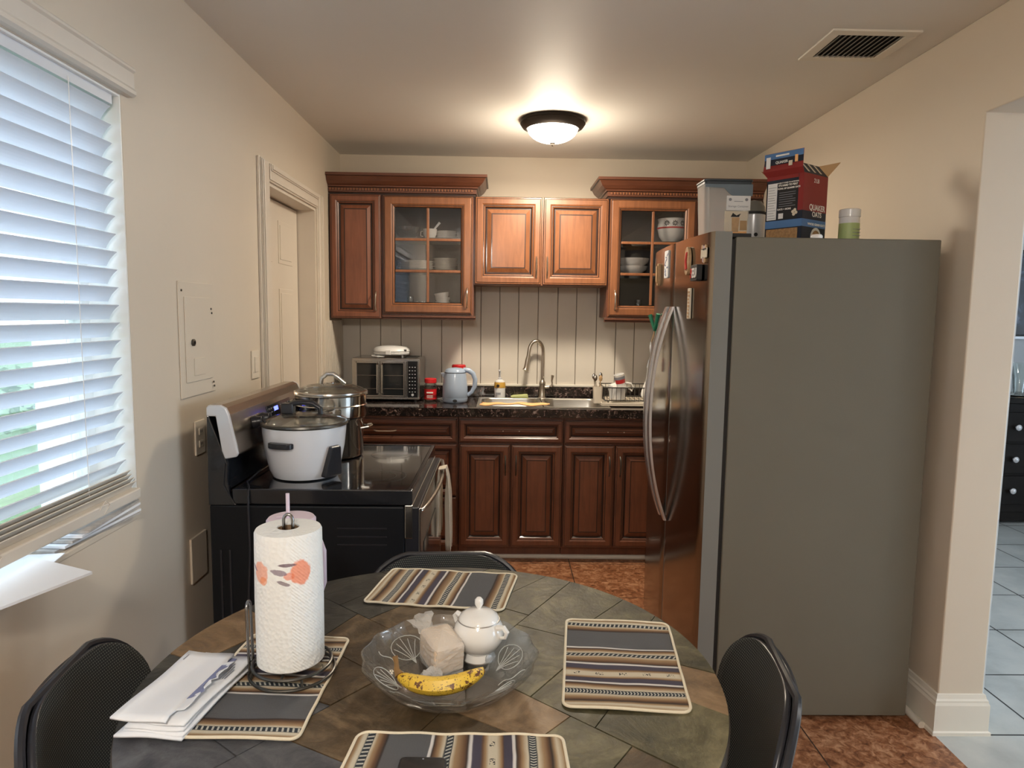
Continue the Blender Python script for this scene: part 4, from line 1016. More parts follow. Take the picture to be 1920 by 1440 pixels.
# ------------------------------------------------------------------ on top of the refrigerator
FT = 1.7745
bn = thing('food_container', 'clear tall food storage container with dark lid on the refrigerator', 'storage container', (.905, 2.86, FT))
mb = MB(); n = 24
rows = [(.165, .105, .002), (.172, .11, .03), (.190, .125, .24), (.192, .127, .252)]
vs = []; 
for w, h, z in rows: vs += [(x, y, z) for x, y in rrect(w, h, .018, 5)]
fs = []
for k in range(len(rows)-1):
    for i in range(n): fs.append((k*n+i, k*n+(i+1) % n, (k+1)*n+(i+1) % n, (k+1)*n+i))
fs.append(tuple(range(n))[::-1])
M['frosted'] = None
_m, _nt, _b = newmat('clear_storage_plastic'); _t = N(_nt, 'ShaderNodeBsdfTransparent'); _t.inputs[0].default_value = (.93, .93, .92, 1); _mx = N(_nt, 'ShaderNodeMixShader'); _mx.inputs[0].default_value = .46
_b.inputs['Base Color'].default_value = (.70, .70, .69, 1); _b.inputs['Roughness'].default_value = .18; L(_nt, _t.outputs[0], _mx.inputs[1]); L(_nt, _b.outputs[0], _mx.inputs[2]); L(_nt, _mx.outputs[0], _nt.nodes['Material Output'].inputs[0]); M['frosted'] = _m
mb.add(vs, fs, 0, True); mb.build('tub', 'frosted', bn)
M['lid_dark'] = mat('slate_blue_lid', (.05, .065, .08), .4); M['lid_blue'] = mat('smoky_blue_band', (.16, .21, .26), .3)
mb = MB(); mb.prism(rrect(.200, .135, .02, 5), .262, .270); mb.prism(rrect(.194, .129, .018, 5), .250, .262); mb.build('lid', 'lid_dark', bn, bevel=.002)
mb = MB(); vs = [(-.096, -.0645, .250), (.0955, -.0645, .250), (.0955, -.0645, .205), (.03, -.0640, .195), (.0, -.0645, .215), (-.02, -.0645, .235), (-.096, -.0645, .238)]
mb.prism([(x, z) for x, y, z in vs], -.0655, -.0640, 'y'); mb.build('inner_flap', 'lid_blue', bn)
lb = MB().box(-.008, .088, -.066, -.0645, .148, .205).build('upper_label', 'paper', bn)
lb2 = MB().box(-.012, .080, -.0625, -.060, .045, .145).build('photo_label', 'towel', bn)
MB().prism([(.018, .062), (.044, .062), (.048, .120), (.016, .120)], -.0632, -.0627, 'y').build('jar_print', 'tanpaint', lb2)
MB().box(-.005, .078, -.0630, -.0626, .046, .066).build('board_print', 'orange_cloth', lb2)
MB().box(.05, .078, -.0631, -.0627, .070, .108).build('biscuit_print', 'card', lb2)
MB().prism([(.012, .122), (.02, .138), (.035, .128), (.052, .136), (.045, .122)], -.0632, -.0627, 'y').build('leaf_print', 'ink', lb2)
bl2 = MB().box(-.012, .080, -.0625, -.058, .002, .044).build('black_label', 'ink', bn)
for k in range(4): MB().box(.0+.004*(k % 2), .07-.006*(k % 3), -.0632, -.0626, .008+.009*k, .0115+.009*k).build('print_line', 'white_ink', bl2)
text('lettering', 'Storage Container', .011, (.040, -.0662, .160), (PI/2, 0, 0), 'grey_print', lb, .0002)
MB().box(.022, .058, -.0668, -.0660, .182, .184).build('print_line', 'grey_print', lb)
for x in (.006, .072): MB().lathe([(.006, 0), (.006, .0008)], x, -.0668, .190, 12, axis='y').build('label_mark', 'grey_print', lb)
th_ = thing('vacuum_canister', 'silver canister with dark ring between the storage container and the oats box', 'canister', (1.075, 2.98, FT))
MB().lathe([(.045, 0), (.048, .004), (.048, .155), (.045, .158)], n=32).build('body', 'silver_plastic', th_)
MB().lathe([(.0475, .158), (.050, .160), (.050, .166), (.0475, .168)], n=32, closed=True).build('band', 'ink', th_)
MB().lathe([(.047, .166), (.045, .19), (.030, .212), (.004, .218)], n=32).build('cap', 'fridge_edge', th_)
MB().lathe([(.008, 0), (.008, .0008)], -.004, -.0488, .07, 14, axis='y').build('logo_dot', 'ink', th_)

# oats carton
c0 = Vector((1.120, 2.60)); e1 = Vector((-.090, .125)); e2 = Vector((.135, .097)); e1n = e1.normalized(); e2n = e2.normalized(); h = .262
ang1 = math.atan2(-e1n.y, -e1n.x)
ot = thing('oats_carton', 'open red and navy QUAKER OATS carton on the refrigerator', 'carton', (c0.x, c0.y, FT), ang1)
# local frame: +x from the near corner back along the printed side reversed -> side panel spans x in [-w1,0], front panel spans y in [0,w2]
w1, w2 = e1.length, e2.length
M['oats_red'] = mat('carton_red', (.26, .022, .020), .45, var=.05); M['oats_navy'] = mat('carton_navy', (.010, .016, .035), .45); M['oats_blue'] = mat('carton_blue', (.085, .20, .44), .45)
M['oats_food'] = mat('printed_oats', (.38, .22, .10), .5, var=.7, vs=90)
mb = MB(); t = .002
mb.box(-w1, 0, 0, t, 0, h); mb.box(-t, 0, 0, w2, 0, h); mb.box(-w1, 0, w2-t, w2, 0, h); mb.box(-w1, -w1+t, 0, w2, 0, h); mb.box(-w1, 0, 0, w2, 0, t)
cb = mb.build('carton_body', 'oats_navy', ot)
def side(x0, x1, z0, z1, m, name='printed_area', d=.0006, par=None): return MB().box(x0, x1, -d, 0, z0, z1).build(name, m, par or cb)
def front(y0, y1, z0, z1, m, name='printed_area', d=.0006): return MB().box(0, d, y0, y1, z0, z1).build(name, m, cb)
side(-w1, 0, .066, .094, 'oats_blue'); front(0, w2, .066, .094, 'oats_blue')
front(0, w2, .125, h, 'oats_red'); side(-.02, 0, .125, h, 'oats_red'); side(-w1, -.022, .248, h, 'oats_red')
side(-w1+.006, -w1+.046, .098, .236, 'paper', 'nutrition_panel', .0010)
for k in range(13): side(-w1+.009, -w1+.043-.004*(k % 3), .104+.0096*k, .1055+.0096*k, 'grey_print', 'print_line', .0014)
side(-w1+.052, -.022, .098, .238, 'ink', 'printed_area', .0009)
side(-w1+.006, -.016, .022, .062, 'oats_food', 'food_picture', .0010)
side(-w1+.006, -.016, .004, .018, 'paper', 'printed_area', .0010)
for k in range(7): side(-w1+.056, -.030-.012*(k % 3 == 2), .196-.0085*k, .198-.0085*k, 'grey_print', 'print_line', .0014)
rot = (PI/2, 0, 0)
text('lettering', 'WHEN IT COMES TO NUTRITION,', .0058, (-.0625, -.0018, .232), rot, 'white_ink', cb, .0002, bold=.0002)
text('lettering', 'IT\'S HARD TO BEAT', .0102, (-.0625, -.0018, .221), rot, 'white_ink', cb, .0002, bold=.0004, sx=.88)
text('lettering', 'A BOWL OF QUAKER OATS', .0080, (-.0625, -.0018, .210), rot, 'white_ink', cb, .0002, bold=.0004)
text('lettering', 'OATS + MORE', .009, (-.075, -.0018, .132), rot, 'white_ink', cb, .0002, bold=.0003)
side(-w1+.056, -w1+.076, .100, .120, 'paper', 'seal', .0014)
for (a, c_) in ((-.038, .122), (-.030, .128), (-.034, .112), (-.025, .118)): MB().lathe([(.006, 0), (.006, .0012)], a, -.0018, c_, 10, axis='y').build('berry_print', 'towel', cb)
rotf = (PI/2, 0, PI/2)
text('lettering', '2 LB', .022, (.0010, w2*.52, .232), rotf, 'white_ink', cb, .0003, sx=.9)
text('lettering', 'QUAKER', .030, (.0010, w2*.60, .130), rotf, 'white_ink', cb, .0003, sx=.93, bold=.0006)
text('lettering', 'OATS', .027, (.0010, w2*.60, .106), rotf, 'white_ink', cb, .0003, sx=.95, bold=.0006)
text('lettering', 'WHOLE GRAIN OATS', .0125, (.0010, w2*.60, .073), rotf, 'white_ink', cb, .0003, bold=.0003)
bw_ = MB().lathe([(.036, 0), (.036, .0012)], .0, w2*.60, .030, 28, axis='x').build('bowl_print', 'porcelain', cb)
MB().lathe([(.028, .0012), (.028, .0018)], 0, w2*.60, .028, 24, axis='x').build('oatmeal_print', 'oats_food', bw_)
# flaps: printed one standing up over the side panel, inner ones splayed
f1 = MB(); f1.add([(-w1, 0, h), (0, 0, h), (-.0, -.012, h+.02), (.004, -.016, h+.085), (-w1+.0, -.016, h+.085), (-w1-.012, -.012, h+.02)], [(0, 1, 2, 3, 4, 5)])
f1 = f1.build('side_flap', 'oats_red', ot, solid=.0018)
MB().box(-w1-.004, .003, -.0175, -.0160, h+.062, h+.084).build('printed_area', 'oats_blue', f1)
MB().box(-w1-.004, .003, -.0172, -.0157, h+.040, h+.0625).build('printed_area', 'oats_navy', f1)
MB().box(-w1+.004, -w1+.022, -.0182, -.0168, h+.030, h+.072).build('bar_code', 'paper', f1)
MB().box(-.110, -.055, -.0182, -.0172, h+.070, h+.076).build('print_line', 'white_ink', f1)
text('lettering', 'QUAKER', .013, (-.085, -.0172, h+.044), rot, 'white_ink', f1, .0002, bold=.0003)
MB().box(-.030, -.018, -.0185, -.0170, h+.040, h+.066).build('flap_badge', 'orange_cloth', f1); MB().box(-.055, -.040, -.0185, -.0170, h+.030, h+.048).build('flap_badge', 'towel', f1)
f2 = MB().add([(0, 0, h), (0, w2, h), (-.035, w2-.01, h+.045), (-.035, .014, h+.045)], [(0, 1, 2, 3)]).build('front_flap', 'oats_navy', ot, solid=.0018)
for k in range(3):
    y = .03+.042*k; MB().add([(.0015-.004, y, h+.008), (.0015-.004, y+.012, h+.008), (-.032, y+.010, h+.0435), (-.032, y-.002, h+.0435)], [(0, 1, 2, 3)]).build('flap_stripe', 'towel', f2, solid=.001)
MB().add([(-.004, w2, h), (-w1, w2, h), (-w1-.01, w2+.055, h+.058), (.016, w2+.055, h+.062)], [(0, 1, 2, 3)]).build('rear_flap', 'card', ot, solid=.0018)
MB().add([(-w1, 0, h), (-w1, w2, h), (-w1-.035, w2-.01, h+.03), (-w1-.035, .01, h+.03)], [(0, 1, 2, 3)]).build('rear_side_flap', 'card', ot, solid=.0018)

sb = thing('supplement_bottle', 'white bottle with pale green label at the right of the oats carton', 'bottle', (1.335, 2.67, FT))
M['pale_green'] = mat('pale_green_label', (.42, .52, .22), .45)
MB().lathe([(.034, 0), (.037, .004), (.037, .105), (.034, .110)], n=32).build('bottle_body', 'white_plastic', sb)
lbl = MB().lathe([(.0374, .008), (.0374, .085)], n=32).build('label', 'pale_green', sb)
for k in range(4): MB().box(-.004, .026, -.0382, -.030, .024+.012*k, .0255+.012*k).build('print_line', 'grey_print', lbl)
MB().lathe([(.0355, .108), (.0385, .110), (.0385, .136), (.035, .139), (.002, .139)], n=32, fn=lambda a, z: 1+.008*math.sin(a*30)).build('cap', 'white_plastic', sb)
tl = MB().lathe([(.020, 0), (.020, .008), (.016, .013), (.002, .015)], n=20).build('bottle_cap', 'white_plastic', loc=(1.10, 2.425, FT)); tag(tl, 'small white cap at the front edge of the refrigerator top', 'cap')

# ================================================================== ON THE WORKTOP
ov = thing('toaster_oven', 'steel french-door toaster oven on the left of the worktop', 'toaster oven', (-.71, 4.40, CT))
mb = MB(); mb.box(-.212, .208, -.145, .15, .014, .272); mb.build('housing', 'steel', ov, bevel=.006)
for (x, y) in ((-.18, -.12), (.18, -.12), (-.18, .12), (.18, .12)): MB().cyl(x, y, 0, .016, .012, 10).build('foot', 'rubber', ov)
MB().box(-.206, .202, -.1475, -.145, .016, .030).build('front_trim', 'steel', ov, bevel=.001)
MB().box(-.200, .130, -.147, -.1448, .034, .252).build('cavity_front', 'oven_glass', ov)
for s, (a, b) in ((-1, (-.198, -.036)), (1, (-.034, .128))):
    d = MB()
    d.box(a, a+(.020 if s < 0 else .012), -.160, -.147, .032, .252); d.box(b-(.012 if s < 0 else .020), b, -.160, -.147, .032, .252)
    d.box(a+.012, b-.012, -.160, -.147, .240, .252); d.box(a+.012, b-.012, -.160, -.147, .032, .042)
    d = d.build('door', 'steel', ov, bevel=.002)
    MB().box(a+.012, b-.012, -.155, -.152, .042, .240).build('door_glass', 'oven_glass', d)
    xh = b-.014 if s < 0 else a+.014
    MB().tube([(xh, -.158, .050), (xh, -.178, .058), (xh, -.178, .232), (xh, -.158, .240)], .006, 10).build('door_handle', 'steel', d)
for z in (.082, .165): MB().tube([(-.18, -.1556, z), (.11, -.1556, z)], .0015, 6).build('rack_rail', 'steel', ov)
pn = MB().box(.134, .196, -.1565, -.145, .030, .256).build('control_panel', 'black', ov, bevel=.002)
for r in range(8):
    for c_ in range(3): MB().box(.143+.017*c_, .150+.017*c_, -.1572, -.1564, .062+.022*r, .066+.022*r).build('key_mark', 'silver_plastic', pn)
MB().lathe([(.008, 0), (.008, .003), (.002, .004)], .165, -.1600, .046, 20, axis='y').build('start_button', 'silver_plastic', pn)
mb = MB()
for k in range(9): mb.box(.10+.010*k, .104+.010*k, -.10, .10, .272, .2735)
mb.build('top_louvres', 'rubber', ov)

pm = thing('sandwich_maker', 'white oval sandwich maker lying on top of the toaster oven', 'sandwich maker', (-.70, 4.40, CT+.2735))
MB().lathe([(.095, .010), (.112, .016), (.116, .026), (.112, .030)], n=40, sy=.86).build('lower_shell', 'white_plastic', pm)
MB().lathe([(.112, .031), (.117, .036), (.112, .050), (.095, .062), (.05, .070), (.002, .072)], n=40, sy=.86).build('upper_shell', 'white_plastic', pm)
MB().lathe([(.108, .0295), (.108, .0315)], n=40, sy=.86).build('seam', 'grey_print', pm)
for s in (-1, 1): MB().cyl(.075*s, -.045, 0, .012, .007, 10).build('foot', 'white_plastic', pm)
for s in (-1, 1): MB().cyl(.06*s, .05, 0, .012, .007, 10).build('foot', 'white_plastic', pm)
MB().box(-.020, .012, -.112, -.094, .016, .046).build('latch', 'white_plastic', pm, bevel=.003)
MB().box(.088, .104, -.062, -.05, .040, .048).build('hinge_mark', 'ink', pm, bevel=.001)
MB().tube([(-.09, -.02, .012), (-.115, -.05, .008), (-.10, -.085, .005), (-.06, -.10, .005), (-.03, -.095, .005), (-.07, -.105, .0055), (-.11, -.075, .006)], .0042, 8).build('power_cord', 'white_plastic', pm)

def jar(name, label, cat, x, y, lab=True, s=1.0):
    j = thing(name, label, cat, (x, y, CT)); M.setdefault('coffee', mat('instant_coffee', (.07, .03, .015), .7, var=.3, vs=90))
    MB().lathe([(.036, 0), (.040, .004), (.041, .03), (.038, .07), (.041, .098), (.034, .112), (.034, .118)], n=32).build('glass_body', 'clear', j)
    MB().lathe([(.034, .004), (.037, .01), (.0375, .085), (.034, .088)], n=28).build('coffee', 'coffee', j)
    lb = MB().lathe([(.0415, .016), (.0398, .04), (.0398, .072), (.0412, .08)], n=32).build('label', 'red_lid', j)
    MB().box(-.020, .020, -.0420, -.038, .055, .063).build('print_line', 'white_ink', lb)
    for k in range(3): MB().box(-.018, .018, -.0415, -.038, .026+.007*k, .028+.007*k).build('print_line', 'white_ink', lb)
    MB().lathe([(.036, .117), (.038, .119), (.038, .142), (.034, .146), (.002, .146)], n=32, fn=lambda a, z: 1+.01*math.sin(a*24)).build('lid', 'red_lid', j); return j
jar('coffee_jar', 'glass coffee jar with red lid and red label between toaster oven and kettle', 'jar', -.440, 4.30)
j2 = jar('coffee_jar', 'taller jar hidden behind the pale kettle, only its red lid showing', 'jar', -.275, 4.50); j2.scale = (1.2, 1.2, 1.5)

kt = thing('electric_kettle', 'pale blue-grey electric kettle on the worktop', 'kettle', (-.283, 4.27, CT))
MB().lathe([(.068, 0), (.074, .004), (.079, .012), (.080, .03)], n=40).build('base', 'kettle', kt)
MB().lathe([(.0795, .031), (.0795, .034), (.080, .035), (.078, .10), (.070, .165), (.066, .186)], n=40).build('body', 'kettle', kt)
MB().lathe([(.0665, .1855), (.0668, .189), (.064, .190)], n=40).build('seam_ring', 'rubber', kt)
MB().lathe([(.065, .189), (.060, .205), (.045, .214), (.01, .218), (.001, .218)], n=40).build('lid', 'kettle', kt)
MB().add([(-.060, -.022, .186), (-.060, .022, .186), (-.092, .004, .184), (-.092, -.004, .184), (-.068, -.016, .145), (-.068, .016, .145)], [(0, 1, 2, 3), (0, 3, 4), (1, 5, 2), (3, 2, 5, 4), (0, 4, 5, 1)]).build('spout', 'kettle', kt, bevel=.003)
MB().tube([(.050, 0, .205), (.085, 0, .200), (.112, 0, .180), (.125, 0, .145), (.122, 0, .10), (.105, 0, .065), (.078, 0, .045)], .012, 12, radii=[.012, .014, .013, .012, .012, .011, .010], flat=1.2).build('handle', 'kettle', kt)
MB().lathe([(.009, 0), (.009, .004)], .004, -.0815, .018, 20, axis='y', sx=1.5).build('switch', 'ink', kt)
MB().tube([(-.05, .06, .006), (-.10, .07, .006), (-.095, .03, .006), (-.12, .10, .005), (-.06, .22, .005)], .004, 8).build('power_cord', 'white_plastic', kt)

st = thing('soap_bottle', 'white pump bottle with amber band beside the faucet', 'soap dispenser', (-.004, 4.50, CT+.001))
MB().lathe([(.032, 0), (.036, .004), (.037, .09), (.032, .112), (.018, .120), (.013, .124)], n=32).build('bottle', 'white_plastic', st)
M['amber'] = mat('amber_label', (.62, .36, .07), .4); M['porange'] = M['orange_cloth']
am = MB().lathe([(.0375, .070), (.0375, .092), (.0345, .106)], n=32).build('amber_band', 'amber', st)
MB().lathe([(.010, 0), (.010, .001)], -.012, -.0385, .084, 18, axis='y').build('emblem', 'bronze', am)
for k in range(3): MB().box(-.022+.010*k, -.015+.010*k, -.0378, -.030, .026, .040).build('label_mark', 'grey_print', st)
MB().lathe([(.013, .122), (.013, .132), (.006, .136), (.005, .150)], n=16).build('collar', 'silver_plastic', st)
MB().tube([(0, 0, .148), (0, 0, .172), (-.004, -.004, .182), (-.003, -.022, .184)], .0055, 8, radii=[.005, .006, .008, .005]).build('pump', 'silver_plastic', st)
M['sponge_y'] = mat('yellow_green_sponge', (.55, .58, .26), .9, bs=.6, bscale=250)
o = MB().prism([(-.058, -.004), (-.04, .003), (.05, .010), (.056, .010), (.060, -.012), (.05, -.014), (-.045, -.012)], -.03, .03, 'y').build('sponge', 'sponge_y', bevel=.004, loc=(.125, 4.505, CT+.017)); tag(o, 'yellow-green sponge lying between soap bottle and faucet', 'sponge')

# dish rack with its load
RKX, RKY = .80, 4.29
dk = thing('dish_rack', 'wire dish rack on a pale drain tray at the right end of the sink', 'dish rack', (RKX, RKY, CT))
MB().box(-.185, .215, -.165, .150, .006, .014).box(-.185, .215, -.165, -.157, .014, .026).box(-.185, .215, .142, .150, .014, .026).box(-.185, -.177, -.157, .142, .014, .026).box(.207, .215, -.157, .142, .014, .026).build('drain_tray', 'cream_plastic', dk, bevel=.002)
wr = MB()
x0, x1, y0, y1 = -.16, .20, -.135, .125
for z in (.036, .115): wr.tube([(x0, y0, z), (x1, y0, z), (x1, y1, z), (x0, y1, z)], .0032, 8, closed=True)
for k in range(13):
    x = x0+(x1-x0)*(k+.5)/13
    wr.tube([(x, y0, .115), (x, y0, .032), (x, y1, .032), (x, y1, .115)], .0018, 6)
for k in range(9):
    y = y0+(y1-y0)*(k+.5)/9; wr.tube([(x0, y, .115), (x0, y, .036)], .0018, 6); wr.tube([(x1, y, .115), (x1, y, .036)], .0018, 6)
for x in (x0+.02, x1-.02):
    for y in (y0, y1): wr.tube([(x, y, .036), (x, y, .014)], .004, 8)
wr.build('wire_basket', 'wire', dk)
cd = MB()
rows = [(.050, .050, .016), (.058, .058, .12)]; vs = []
for w_, h_, z in rows+[(.054, .054, .12), (.046, .046, .022)]: vs += [(x-.142-.058, y-.095, z) for x, y in rrect(w_, h_, .012, 4)]
n = 20; fs = []
for k in range(3):
    for i in range(n): fs.append((k*n+i, k*n+(i+1) % n, (k+1)*n+(i+1) % n, (k+1)*n+i))
fs += [tuple(range(n))[::-1], tuple(3*n+i for i in range(n))]
cd.add(vs, fs, 0, True).build('cutlery_cup', 'cream_plastic', dk)
for k, (dx, dy, tx, hh, m_) in enumerate(((-.205, -.10, -.01, .150, 'steel'), (-.195, -.09, .012, .165, 'steel'), (-.21, -.085, -.014, .158, 'steel'), (-.19, -.105, .005, .148, 'card'))):
    o = thing('spoon' if k < 3 else 'cutlery_handle', ['left steel spoon standing in the dish rack cutlery cup', 'tallest steel spoon standing in the dish rack cutlery cup', 'rear steel spoon standing in the dish rack cutlery cup', 'brown-handled utensil standing in the dish rack cutlery cup'][k], 'spoon' if k < 3 else 'utensil', (RKX+dx, RKY+dy, CT+.024))
    MB().tube([(0, 0, 0), (tx*.5, 0, hh*.6), (tx, 0, hh-.02)], .0025, 6).build('stem', m_, o)
    MB().lathe([(.001, -.02), (.009, -.012), (.012, 0), (.009, .013), (.001, .02)], tx, 0, hh-.004, 12, sy=.3).build('bowl' if k < 3 else 'grip', m_, o)
o = thing('white_container', 'white rounded tub standing in the front of the dish rack', 'container', (RKX-.075, RKY-.075, CT+.036))
MB().lathe([(.040, 0), (.048, .004), (.056, .075), (.058, .080), (.054, .080), (.045, .010), (.001, .006)], n=36).build('tub', 'white_plastic', o)
o = thing('white_mug', 'white mug lying on its side behind the tub in the dish rack', 'mug', (RKX-.105, RKY+.0, CT+.085)); o.rotation_euler = (0, math.radians(75), .3)
MB().lathe([(.034, 0), (.038, .004), (.039, .085), (.036, .085), (.034, .008), (.001, .006)], n=32).build('body', 'porcelain', o)
MB().tube([(.036, 0, .07), (.062, 0, .066), (.066, 0, .04), (.058, 0, .022), (.036, 0, .018)], .005, 8).build('handle', 'porcelain', o)
o = thing('patterned_cup', 'tilted red, white and dark cup in the middle of the dish rack', 'cup', (RKX-.045, RKY-.055, CT+.105)); o.rotation_euler = (math.radians(6), math.radians(-14), 0)
MB().lathe([(.026, 0), (.033, .09), (.030, .09), (.024, .006), (.001, .004)], n=32).build('body', 'porcelain', o)
MB().lathe([(.0292, .035), (.0312, .060)], n=32, fn=lambda a, z: 1+.02).build('red_band', 'redpaint', o)
MB().lathe([(.0318, .060), (.0330, .078)], n=32, fn=lambda a, z: 1+.015).build('dark_band', 'grey_print', o)
MB().tube([(.030, -.01, .03), (.060, -.012, .018), (.070, -.012, -.010), (.058, -.012, -.03), (.034, -.01, .0)], .006, 8).build('handle', 'porcelain', o)
o = thing('plate', 'large cream plate leaning at the right of the dish rack', 'plate', (RKX+.105, RKY-.02, CT+.040)); o.rotation_euler = (0, math.radians(-62), 0)
MB().lathe([(.001, 0), (.08, 0), (.125, .014), (.127, .018), (.08, .006), (.001, .006)], .127, 0, 0, 44).build('dish', 'porcelain', o)

# ================================================================== CONTENTS OF THE GLASS CABINETS
def plate_stack(x, y, z, r, n, label, group, dz=.0095, first=None):
    lo = ['lowest', 'second', 'third', 'fourth', 'fifth', 'sixth', 'seventh', 'eighth']
    def lab(k): return label.replace('ORD', lo[k]+('' if k == 0 else ' from the bottom'))
    if first is None:
        first = MB().lathe([(.001, 0), (r*.6, 0), (r*.95, .008), (r, .011), (r*.94, .012), (r*.6, .004), (.001, .003)], n=40).build('plate', 'porcelain')
        tag(first, lab(0), 'plate', group); first.location = (x, y, z); a = 1
    else: a = 0
    for k in range(a, n):
        c = first.copy(); COL.objects.link(c); c['label'] = lab(k); c['group'] = group; c.location = (x+.002*math.sin(k*2.1), y, z+dz*k)
    return first
plate_stack(-.355, 4.44, SH1, .070, 5, 'white saucer in the top shelf stack, ORD', 'saucers on the top shelf', .0105)
plate_stack(-.545, 4.43, SH2, .118, 6, 'wide white plate in the left middle-shelf stack, ORD', 'plates in the left stack, middle shelf', .0100)
plate_stack(-.362, 4.44, SH2, .080, 8, 'smaller white plate in the right middle-shelf stack, ORD', 'plates in the right stack, middle shelf', .0100)
def bowl(name, label, cat, x, y, z, r, h, m='porcelain', par=None):
    o = MB().lathe([(r*.5, 0), (r*.55, .003), (r*.9, h*.55), (r, h), (r*.96, h), (r*.85, h*.55), (r*.45, .008), (.001, .006)], n=36).build(name, m); o.location = (x, y, z); return tag(o, label, cat)
b_ = thing('sauce_bowl', 'small white bowl on the top shelf of the left glass cabinet', 'bowl', (-.455, 4.40, SH1))
MB().lathe([(.026, 0), (.030, .004), (.042, .03), (.045, .062), (.042, .062), (.038, .03), (.02, .008), (.001, .006)], n=32).build('body', 'porcelain', b_)
MB().tube([(-.045, 0, .05), (-.058, 0, .045), (-.058, 0, .02), (-.042, 0, .018)], .003, 8).build('handle', 'porcelain', b_)
o = MB().tube([(-.02, 0, .014), (.02, 0, .055), (.062, 0, .105)], .006, 8, radii=[.006, .005, .008]).build('ladle', 'white_plastic', loc=(-.455, 4.40, SH1)); tag(o, 'white spoon standing in the small bowl on the top shelf', 'spoon')
bowl('glass_bowl', 'large clear bowl at the left of the top shelf, left glass cabinet', 'bowl', -.60, 4.44, SH1, .085, .075, 'tumbler')
for k, (x, y) in enumerate(((-.578, 4.40), (-.545, 4.47), (-.505, 4.40))):
    o = MB().lathe([(.018, 0), (.022, .10 if k == 0 else .07), (.020, .10 if k == 0 else .07), (.016, .006), (.001, .006)], n=24).build('drinking_glass', 'tumbler'); o.location = (x, y, SH0)
    tag(o, ['tallest drinking glass at the left of the bottom shelf, left glass cabinet', 'rear drinking glass on the bottom shelf, left glass cabinet', 'short glass beside the white box on the bottom shelf'][k], 'glass')
o = MB().box(-.024, .024, -.02, .02, 0, .036).build('small_box', 'white_plastic', bevel=.002, loc=(-.452, 4.37, SH0)); tag(o, 'small square white box at the bottom of the left glass cabinet', 'box')
for k in range(4):
    bowl('stacked_bowl', ['lowest', 'second', 'third', 'topmost'][k]+' white bowl stacked in the bottom right of the left glass cabinet', 'bowl', -.375, 4.42, SH0+.027*k, .050, .045)
bpy.data.objects['stacked_bowl.003'].rotation_euler = (.0, -.15, 0)
bowl('teacup', 'white teacup in the bottom right corner of the left glass cabinet', 'cup', -.295, 4.44, SH0, .036, .05)

fb = thing('flowered_bowl', 'large cream bowl with black flowers and red line on the right cabinet top shelf', 'bowl', (1.075, 4.42, SH1))
MB().lathe([(.045, 0), (.050, .004), (.078, .04), (.089, .085), (.090, .100), (.084, .128), (.090, .150), (.086, .150), (.080, .128), (.085, .09), (.04, .01), (.001, .008)], n=48).build('body', 'porcelain', fb)
MB().lathe([(.0902, .086), (.0912, .088), (.0912, .094), (.0902, .096)], n=48).build('red_line', 'redpaint', fb)
for a0 in (-2.15, -1.57, -1.0):
    cx, cy = .0868*math.cos(a0), .0868*math.sin(a0); mb = MB(); rt = Matrix.Translation((cx, cy, .117)) @ Matrix.Rotation(a0+PI/2, 4, 'Z')
    for k in range(8):
        q = rt @ Matrix.Rotation(k*PI/4, 4, 'Y'); mb.add([q@Vector(p) for p in ((.006, -.003, -.0018), (.016, -.003, -.003), (.018, -.003, 0), (.016, -.003, .003), (.006, -.003, .0018))], [(0, 1, 2, 3, 4)])
    mb.build('flower_print', 'ink', fb, solid=.001)
bowl('serving_bowl', 'wide white bowl on the middle shelf of the right glass cabinet, upper of two', 'bowl', .835, 4.42, SH2+.040, .105, .058)
bowl('serving_bowl', 'pale lower bowl under the wide one, middle shelf of the right glass cabinet', 'bowl', .835, 4.42, SH2, .095, .050)
o = MB().lathe([(.001, 0), (.055, 0), (.066, .02), (.063, .02), (.05, .004), (.001, .004)], n=32, sx=1.2).build('serving_dish', 'porcelain', loc=(.815, 4.40, SH0)); tag(o, 'shallow white dish on the bottom of the right glass cabinet', 'dish')
o = MB().lathe([(.018, 0), (.003, .004), (.003, .04), (.022, .06), (.024, .10), (.022, .10), (.02, .062), (.001, .045)], n=24).build('stemmed_glass', 'tumbler', loc=(.885, 4.46, SH0)); tag(o, 'small stemmed glass at the bottom of the right glass cabinet', 'glass')

# ================================================================== TABLE
TX, TY, TR, TT = -.128, 1.366, .588, .755
tb = thing('dining_table', 'round slate-topped dining table in the foreground', 'dining table', (TX, TY, 0))
MB().lathe([(TR-.02, TT-.045), (TR-.004, TT-.040), (TR, TT-.030), (TR, TT-.008), (TR-.004, TT-.0035), (.001, TT-.0035)], n=96).build('tabletop_core', 'grout', tb)
